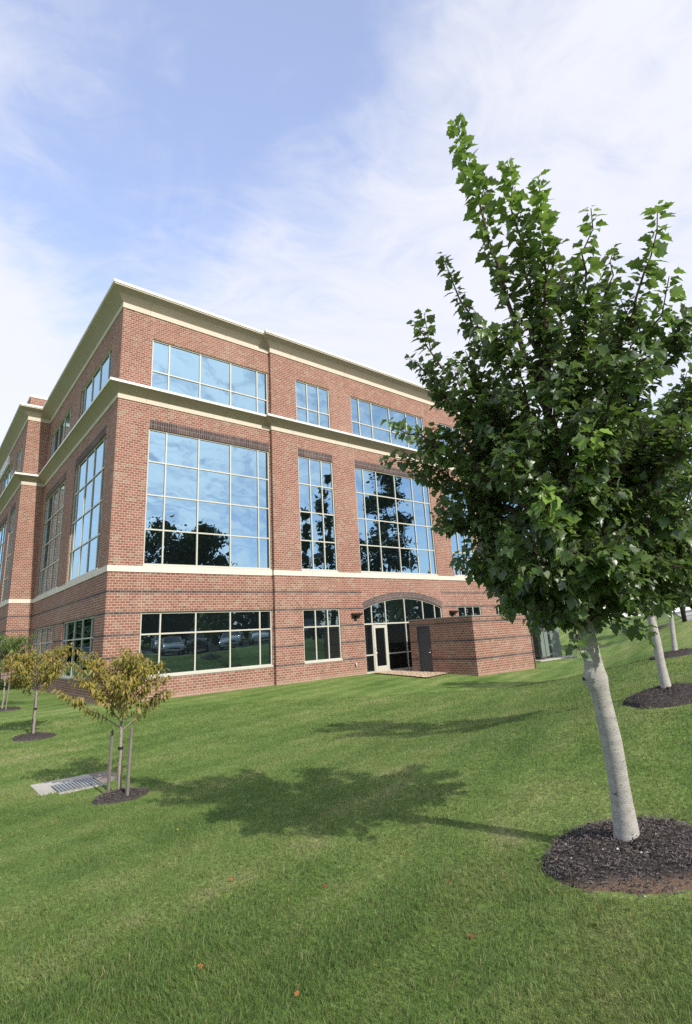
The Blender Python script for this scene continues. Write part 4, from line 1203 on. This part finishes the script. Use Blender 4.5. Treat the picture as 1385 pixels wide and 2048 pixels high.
for i, (x, y, r, h, lb) in enumerate([(-.35, 14.75, .50, .62, 'dark green shrub nearest the inner corner of the left wing'), (-1.15, 14.6, .5, .55, 'dark green shrub at the outer corner of the left wing'), (-1.9, 14.9, .45, .5, 'low dark shrub left of the wing, half hidden by the staked trees')]):
    shrub(x, y, r, h, lb, 20+i)

# ------------------------------------------------------------------ dark lamp post by the sidewalk, and the light behind the viewer
def lamp_post(x, y, h, rz, label):
    z = gz(x, y); t = thing('lamp_post', (x, y, z), label, 'lamp post', 'parking lot lamps', rz)
    m = MB(); m.tube([(0, 0, -.1), (0, 0, .9), (0, 0, h)], [.085, .082, .055], 14); m.build('pole', M['bronze'], t, smooth=True)
    m = MB(); m.box(-.05, .05, -.096, -.072, .32, .52); m.build('hand_hole_cover', M['plastic'], t)
    m = MB(); m.tube([(0, 0, h-.1), (.25, 0, h+.05), (.6, 0, h+.06)], [.035, .03, .03], 8); m.build('arm', M['bronze'], t, smooth=True)
    m = MB(); m.box(.5, 1.15, -.2, .2, h-.06, h+.16); hd2 = m.build('lamp_head', M['bronze'], t, bevel=.02)
    m = MB(); m.box(.58, 1.08, -.15, .15, h-.075, h-.063); m.build('lens', M['lamp_glass'], hd2)
lamp_post(18.48, -12.9, 6.2, 1.2, 'dark bronze lamp post standing between grass slope and concrete walk')
lamp_post(32.2, -15.6, 10.0, 2.4, 'tall dark lamp post mirrored in the six pane upper window')

# ------------------------------------------------------------------ cars
def build_car(label, paint, kind, group):
    t = thing('parked_car', (0, 0, 0), label, 'car', group)
    # side outlines: x forward (nose at +), stations (x, z_bottom, z_belt, z_roof, half width belt, half width roof)
    if kind == 'sedan':
        L, H, Wd = 4.6, 1.45, .89
        hood = [(2.30, .42, .58), (2.22, .30, .70), (1.9, .24, .80), (1.2, .22, .93), (.85, .22, .97)]
        cab = [(.85, .97), (.15, 1.40), (-.35, 1.45), (-1.0, 1.42), (-1.75, 1.02)]
        tail = [(-1.75, .22, 1.02), (-2.1, .28, 1.0), (-2.26, .34, .9), (-2.30, .45, .62)]
    else:
        L, H, Wd = 5.0, 1.85, .96
        hood = [(2.50, .55, .80), (2.44, .42, 1.02), (2.2, .36, 1.10), (1.3, .34, 1.18), (1.05, .34, 1.2)]
        cab = [(1.05, 1.20), (.45, 1.78), (-.2, 1.85), (-1.5, 1.82), (-1.95, 1.22)]
        tail = [(-1.95, .36, 1.22), (-2.3, .4, 1.2), (-2.44, .45, 1.1), (-2.48, .55, .8)]
    low = hood + [(.2, .22 if kind == 'sedan' else .34, cab[0][1]+.02), (-.8, .22 if kind == 'sedan' else .34, cab[0][1]+.03)] + tail
    mb = MB(); V = []; n = 9
    for (x, zb, zt) in low:
        taper = 1 - .10*max(0, (abs(x)-1.5)/1.0)**2
        w = Wd*taper; zm = zb+(zt-zb)*.55
        V += [(x, -w*.80, zb), (x, -w*.97, zb+.10), (x, -w, zm), (x, -w*.95, zt-.05), (x, -w*.80, zt), (x, 0, zt+.03), (x, w*.80, zt), (x, w*.95, zt-.05), (x, w, zm), (x, w*.97, zb+.10), (x, w*.80, zb)]
    k = 11; F = []
    for i in range(len(low)-1):
        for j in range(k): F.append((i*k+j, i*k+(j+1) % k, (i+1)*k+(j+1) % k, (i+1)*k+j))
    F.append(tuple(range(k))); F.append(tuple((len(low)-1)*k+j for j in range(k-1, -1, -1)))
    me = mesh_arrays('body', V, F, [paint], smooth=True); bo = obj('body', me, t)
    e = bo.modifiers.new('edge', 'EDGE_SPLIT'); e.split_angle = R_(48)
    # greenhouse: glass band with roof and pillars
    V = []; n = len(cab)
    for (x, z) in cab:
        f = (z-cab[0][1])/(max(c[1] for c in cab)-cab[0][1]); w = Wd*(.90-.20*f)
        V += [(x, -w, z), (x, w, z)]
    V += [(x, -Wd*.90, cab[0][1]-.02) for x, z in cab] + [(x, Wd*.90, cab[0][1]-.02) for x, z in cab]
    F = [(2*i, 2*i+2, 2*i+3, 2*i+1) for i in range(n-1)]
    F += [(2*n+i, 2*n+i+1, 2*i+2, 2*i) for i in range(n-1)] + [(3*n+i, 2*i+1, 2*i+3, 3*n+i+1) for i in range(n-1)]
    obj('windows', mesh_arrays('windows', V, F, [M['carglass']]), t)
    m = MB(); zr = cab[2][1]
    rv = []
    for x, z in (cab[1], cab[2], cab[3]):
        f = (z-cab[0][1])/(zr-cab[0][1]); w = Wd*(.90-.20*f)+.012; rv += [(x, -w, z+.004), (x, 0, z+.04), (x, w, z+.004), (x, w, z-.05), (x, -w, z-.05)]
    m.add(rv, [(i*5+j, i*5+(j+1) % 5, (i+1)*5+(j+1) % 5, (i+1)*5+j) for i in range(2) for j in range(5)] + [(0, 1, 2, 3, 4), (14, 13, 12, 11, 10)])
    for sg in (-1, 1):
        for (xa, za), (xb, zb) in ((cab[0], cab[1]), (cab[3], cab[4])):
            m.tube([(xa, sg*Wd*.905, za-.02), (xb, sg*(Wd*.71), zb)], [.04, .035], 6)
        xm = (cab[1][0]+cab[3][0])/2-.1; m.tube([(xm, sg*Wd*.91, cab[0][1]), (xm, sg*Wd*.72, zr-.02)], [.04, .035], 6)
    m.build('roof', paint, t)
    for sg in (-1, 1):
        m = MB(); m.box(cab[0][0]-.25, cab[0][0]-.08, min(sg*Wd*.93, sg*(Wd+.16)), max(sg*Wd*.93, sg*(Wd+.16)), cab[0][1]+.0, cab[0][1]+.15)
        m.build('wing_mirror', paint, t, bevel=.02)
    zf = hood[0][1]; xn = hood[0][0]; zt = hood[1][2]
    m = MB(); m.box(xn-.05, xn+.012, -.42, .42, zf+.03, zt-.14); m.build('grille', M['plastic'], t, bevel=.01)
    m = MB(); m.box(xn-.12, xn+.03, -Wd*.78, Wd*.78, zf-.13, zf+.02); bp = m.build('bumper', paint, t, bevel=.03)
    m = MB(); m.box(xn+.032, xn+.042, -.15, .15, zf-.10, zf+.0); m.build('number_plate', M['plate'], bp)
    for sg in (-1, 1):
        m = MB(); m.box(xn-.26, xn-.02, min(sg*.45, sg*.76), max(sg*.45, sg*.76), zt-.17, zt-.03); m.build('headlight', M['lamp_glass'], t, bevel=.03)
        m = MB(); xt = tail[-1][0]; m.box(xt-.01, xt+.12, min(sg*.5, sg*.80), max(sg*.5, sg*.80), tail[-1][2]+.02, tail[-1][2]+.24); m.build('tail_light', M['tail'], t, bevel=.02)
    rw = .33 if kind == 'sedan' else .39
    for x in (L*.305, -L*.295):
        for sg in (-1, 1):
            m = MB(); y0 = sg*(Wd-.20); y1 = sg*(Wd+.01)
            m.tube([(x, y0, rw), (x, y0+(y1-y0)*.12, rw), (x, y0+(y1-y0)*.88, rw), (x, y1, rw)], [rw*.93, rw, rw, rw*.93], 20)
            wh = m.build('wheel', M['tyre'], t, smooth=False)
            m = MB(); m.tube([(x, y1-sg*.02, rw), (x, y1+sg*.012, rw)], [rw*.62, rw*.56], 16); m.build('rim', M['rim'], wh)
    return t
P_SILVER, P_DARK, P_WHITE = car_paint('silver_paint', (.66, .68, .70)), car_paint('charcoal_paint', (.06, .065, .075)), car_paint('white_paint', (.68, .69, .70))
P_RED, P_BLUE = car_paint('burgundy_paint', (.13, .012, .022)), car_paint('blue_grey_paint', (.14, .18, .24))
def place_car(o, x, y, rz, label=None):
    fx, fy = math.cos(rz), math.sin(rz)
    zf_ = gz(x+1.4*fx, y+1.4*fy); zb_ = gz(x-1.4*fx, y-1.4*fy); zl = gz(x-.8*fy, y+.8*fx); zr_ = gz(x+.8*fy, y-.8*fx)
    o.location = (x, y, (zf_+zb_)/2+.02)
    yaw = Matrix.Rotation(rz, 4, 'Z'); pit = Matrix.Rotation(-math.atan2(zf_-zb_, 2.8), 4, 'Y'); rol = Matrix.Rotation(math.atan2(zl-zr_, 1.6), 4, 'X')
    o.rotation_euler = (yaw @ pit @ rol).to_euler()
    if label: o['label'] = label
GRP = 'cars parked along the kerb'
NORM = math.atan2(.86, -.5)
c1 = build_car('silver sedan parked nose in, mirrored at the left end of the low windows', P_SILVER, 'sedan', GRP)
place_car(c1, 12.0, -24.6, NORM-.25)
c2 = build_car('dark grey truck like car mirrored between two silver sedans', P_DARK, 'suv', GRP); place_car(c2, 14.2, -23.6, NORM)
c3 = copy_tree(c1); place_car(c3, 16.4, -21.9, NORM, 'silver sedan mirrored in the middle of the low corner window')
c4 = build_car('white sedan mirrored at the right end of the low corner window', P_WHITE, 'sedan', GRP); place_car(c4, 18.6, -20.8, NORM-.1)
c5 = copy_tree(c2); place_car(c5, 22.6, -18.9, NORM, 'dark grey truck like car mirrored in the three pane low window')
c6 = copy_tree(c4); place_car(c6, 9.4, -26.3, NORM, 'white sedan just beyond the silver one, mirrored at the window edge')
c7 = build_car('burgundy car glimpsed under the foliage at the right edge', P_RED, 'sedan', None); place_car(c7, 48.0, -5.2, 2.2)
c8 = build_car('blue grey car beyond the left wing, mirrored in the side window', P_BLUE, 'suv', None); place_car(c8, -6.8, 31.5, -1.35)

# ------------------------------------------------------------------ trees behind the viewer and far woods
def clump_tree(name, x, y, H, R, seed, label, base=.25, dens=1.0, shape='round', leaf=.34, group=None):
    rng = np.random.default_rng(seed); z = gz(x, y)
    t = thing(name, (x, y, z-.1), label, 'tree', group)
    C = Crown(); trk = np.array([(0, 0, 0), (.2, .1, H*.3), (-.1, .2, H*.6), (.1, 0, H*.95)])
    pts = np.array([along(trk, f) for f in np.linspace(0, 1, 12)])
    V, F = tube_arrays(pts, np.linspace(.018*H, .03, 12), 8)
    obj('trunk', mesh_arrays('trunk', V, F, [M['wood_bark']], smooth=True), t)
    P = []; nbr = int(46*dens) if shape == 'round' else int(40*dens)
    for i in range(nbr):
        u = rng.random(); zz = H*(base+(1-base)*u)
        prof = math.sin(math.pi*min(1, .12+.86*u))**.6 if shape == 'round' else (1-.82*u)*(.55+.45*rng.random())
        r = R*prof*rng.uniform(.35, 1.0); a = rng.uniform(0, 6.28)
        tip = np.array([r*math.cos(a), r*math.sin(a), zz]); s0 = np.array([0, 0, max(H*base*.7, zz-r*.75)])
        Q = bez(s0, s0+(tip-s0)*.5+np.array([0, 0, .1]), tip, 6); C.tube(Q, np.linspace(.045, .012, 6), 4)
        cr = R*rng.uniform(.20, .38) if shape == 'round' else R*rng.uniform(.22, .34)
        k = int(rng.uniform(110, 190)*(1.0 if shape == 'round' else .6))
        P.append(tip + rng.normal(0, 1, (k, 3))*np.array([cr*.55, cr*.55, cr*.42]))
    P = np.vstack(P); n = len(P)
    C.wood('limbs', M['wood_bark'], t, np.zeros(3))
    obj('crown', leaves_mesh('crown', P, rng.normal(0, 1, (n, 3)), np.array([0, 0, .6])+rng.normal(0, .6, (n, 3)), rng.uniform(.7, 1.5, n)*leaf*1.25, np.clip(rng.normal(.3, .25, n), 0, 1), 'tuft', M['wood_leaf']), t)
    return t
G_ = 'tall trees beyond the parking lot'
clump_tree('broadleaf_tree', 19.5, -46.5, 16.5, 4.2, 31, 'broad dark tree mirrored in the left part of the big corner window', group=G_, dens=1.6, base=.12)
clump_tree('broadleaf_tree', 24.5, -47.0, 15.5, 3.6, 32, 'second broad dark tree mirrored in the middle of the big corner window', group=G_, dens=1.4, base=.12)
clump_tree('broadleaf_tree', 15.0, -47.0, 12.5, 3.4, 36, 'rounded dark tree mirrored at the left edge of the big corner window', group=G_, dens=1.3, base=.1)
clump_tree('narrow_tree', 31.0, -31.5, 15.5, 1.7, 33, 'slim pointed tree mirrored in the three pane window, left of its pair', group=G_, shape='cone', leaf=.28, base=.1)
clump_tree('narrow_tree', 35.0, -32.5, 20.5, 1.9, 34, 'slim pointed tree mirrored in the three pane window, the taller of its pair', group=G_, shape='cone', leaf=.28, base=.1)
clump_tree('broadleaf_tree', 44.5, -31.0, 23.0, 3.4, 35, 'very tall sparse tree mirrored in the six pane upper window', group=G_, dens=1.2, base=.18)
clump_tree('broadleaf_tree', 40.5, -34.5, 13.5, 2.6, 37, 'shorter dark tree beside the very tall one in the mirrored view', group=G_, base=.12)
clump_tree('broadleaf_tree', -9.0, 50.0, 8.6, 3.6, 38, 'dark tree far behind the left wing, mirrored in the side windows', dens=1.4, base=.05)
clump_tree('broadleaf_tree', -13.5, 56.0, 9.0, 4.0, 39, 'rear dark tree behind the left wing, farther than its neighbour', dens=1.4, base=.05)

def woods(name, line, n, h0, h1, R, seed):
    rng = np.random.default_rng(seed); line = np.array(line, float); P = []; S = []
    mb = MB()
    for i in range(n):
        p = along(line, rng.random()) + rng.normal(0, 2.5, 2); H = rng.uniform(h0, h1); z = gz(*p)
        k = 190; u = rng.random(k)**.8; a = rng.uniform(0, 6.28, k)
        r = R*np.sin(np.pi*np.clip(.10+.88*u, 0, 1))**.6*np.sqrt(rng.random(k))*rng.uniform(.8, 1.2)
        P.append(np.stack([p[0]+r*np.cos(a), p[1]+r*np.sin(a), z+.2+H*u], 1))
        mb.tube([(p[0], p[1], z-.2), (p[0], p[1], z+H*.7)], [.18, .06], 5)
    P = np.vstack(P); k = len(P)
    o = obj(name, leaves_mesh(name, P, rng.normal(0, 1, (k, 3)), np.array([0, 0, .5])+rng.normal(0, .6, (k, 3)), rng.uniform(.6, 1.25, k), np.clip(rng.normal(.3, .25, k), 0, 1), 'tuft', M['wood_leaf']))
    tag(o, kind='stuff')
    obj('trunks', mesh_arrays('trunks', mb.V, mb.F, [M['wood_bark']]), o)
woods('woodland', [(-40, -62), (0, -60), (30, -56), (60, -48), (85, -35)], 95, 6.5, 9.5, 2.9, 51)
woods('woodland', [(80, -30), (95, 0), (90, 40)], 34, 7, 11, 3.6, 52)
woods('woodland', [(-60, 30), (-40, 62), (-10, 78), (10, 80)], 46, 6, 9, 3.4, 53)

# ------------------------------------------------------------------ grass blades
FLEAVES = []
def lawn_blades():
    rng = np.random.default_rng(77); allV, allF, tone, hg = [], [], [], []; nb = 0
    rr_ = np.linspace(1.25, 20.0, 4000); dn = 9500*np.minimum(1.0, (3.0/rr_)**1.75)
    pdf = dn*rr_; cdf = np.cumsum(pdf); a0, a1 = YAW-R_(42), YAW+R_(46)
    total = int(cdf[-1]*(rr_[1]-rr_[0])*(a1-a0)); cdf = cdf/cdf[-1]
    for part in range(2):
        n = total
        r = np.interp(rng.random(n), cdf, rr_)
        near = r < 5.0+rng.normal(0, .6, n); r = r[near] if part == 0 else r[~near]; n = len(r); segs = 3 if part == 0 else 2
        a = rng.uniform(a0, a1, n)
        x = CAM[0]+r*np.sin(a); y = CAM[1]+r*np.cos(a)
        L0 = np.interp(r, [1.3, 4, 8, 20], [.044, .040, .038, .046]); w0 = .0031*np.maximum(1.0, r/3.0)**1.02
        # tufts: pull blades toward jittered cell centres, thin in places
        keep = np.ones(n, bool)
        for bx, by, rx, ry, ro in BEDS:
            dx, dy = x-bx, y-by; keep &= (dx/(rx*.955))**2+(dy/(ry*.955))**2 > 1 + rng.normal(0, .06, n)
        keep &= ~((x > -3.70) & (x < -2.72) & (y > -10.72+.05*np.sin(x*9)+.03*np.sin(x*23)) & (y < -9.86+.02*np.sin(x*17))) & ~((x > -2.74) & (x < -2.36) & (y > -10.9) & (y < -9.86))
        keep &= ~((y > -.1) & (x > -.02)) & ~((y > BY-.1) & (x > BX-.05))
        keep &= ~((x > EX0-.02) & (x < EX1+.02) & (y > EY0-.02) & (y < EY1+.02))
        keep &= ~((x > 12.6) & (x < 14.9) & (y > -4.4)) & ~((x > 12.1) & (x < 14.2) & (y > -4.62+(x-12.1)*.12) & (y < -3))
        kx = np.interp(x, KERB[:, 0], KERB[:, 1]); keep &= ~(y < kx+.05)
        x, y, L0, w0 = x[keep], y[keep], L0[keep], w0[keep]; n = len(x)
        z = ground_z(x, y) - .006
        patch = np.sin(x*2.1+1.3*np.sin(y*1.7))*np.sin(y*2.6+1.1*np.sin(x*1.3))
        L = L0*rng.uniform(.55, 1.45, n)*(1+.18*patch); th = rng.uniform(0, 6.28, n); w = w0*rng.uniform(.7, 1.3, n)
        lean = np.abs(rng.normal(0, .55, n))+.10; la = rng.uniform(0, 6.28, n)
        mow = np.sin((-.30*x+.954*y)*6.4)                  # mower lays the blades over in alternate strips
        ldx = np.cos(la)*lean + (.28*mow); ldy = np.sin(la)*lean
        sx, sy = np.cos(th)*w/2, np.sin(th)*w/2
        b = np.stack([x, y, z], 1)
        s = np.stack([sx, sy, np.zeros(n)], 1)
        tip = b + np.stack([ldx*L, ldy*L, L*np.clip(1-.35*lean**2, .25, 1)], 1)
        tn = rng.random(n)
        if segs == 3:
            mid = b + np.stack([ldx*L*.35, ldy*L*.35, L*.58], 1)
            V = np.stack([b-s, b+s, mid+s*.8, mid-s*.8, tip], 1).reshape(-1, 3)
            base = nb+np.arange(n)*5
            F = np.concatenate([np.stack([base, base+1, base+2], 1), np.stack([base, base+2, base+3], 1), np.stack([base+3, base+2, base+4], 1)])
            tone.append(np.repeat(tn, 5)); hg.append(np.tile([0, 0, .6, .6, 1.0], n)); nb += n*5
        else:
            V = np.stack([b-s, b+s, tip], 1).reshape(-1, 3); base = nb+np.arange(n)*3
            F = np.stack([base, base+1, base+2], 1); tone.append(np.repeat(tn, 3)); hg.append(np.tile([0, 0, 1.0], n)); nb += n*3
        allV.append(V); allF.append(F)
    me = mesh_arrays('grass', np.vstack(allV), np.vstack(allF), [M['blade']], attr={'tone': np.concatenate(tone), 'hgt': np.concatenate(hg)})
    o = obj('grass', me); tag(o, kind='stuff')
lawn_blades()

# fallen leaves lying on the lawn
FM = [simple('fallen_leaf_orange', (.30, .13, .04), .7, .2), simple('fallen_leaf_brown', (.17, .06, .03), .7, .2), simple('fallen_leaf_yellow', (.55, .42, .04), .7, .2)]
fl_mesh = []
for k in range(3):
    TV, TF = TEMPL['maple']; V = TV.copy(); V[:, 2] += RNG.normal(0, .10, len(V)); fl_mesh.append(mesh_arrays('fallen_leaf', V*.036, TF, [FM[k]]))
FP = [(-4.12, -17.9, 0), (-3.1, -15.0, 2), (-3.9, -18.6, 0), (-4.5, -18.9, 0), (-5.1, -18.0, 1), (-3.0, -17.6, 1), (-2.2, -17.3, 0), (-2.9, -18.9, 1), (-5.0, -19.2, 2), (-2.4, -19.4, 1), (-4.6, -16.2, 0), (-3.4, -16.9, 0), (-5.3, -17.2, 1), (-2.0, -16.2, 0), (-2.45, -18.35, 0), (-4.8, -18.4, 1)]
for i, (x, y, k) in enumerate(FP):
    o = obj('fallen_leaf', fl_mesh[k], None, (x, y, gz(x, y)+.022)); o.rotation_euler = (RNG.normal(0, .3), RNG.normal(0, .3), RNG.uniform(0, 6.28))
    tag(o, ['small curled orange leaf fallen on the open lawn', 'small brown leaf fallen on the open lawn', 'small yellow leaf fallen on the open lawn'][k], 'leaf', ['orange leaves on the lawn', 'brown leaves on the lawn', 'yellow leaves on the lawn'][k])
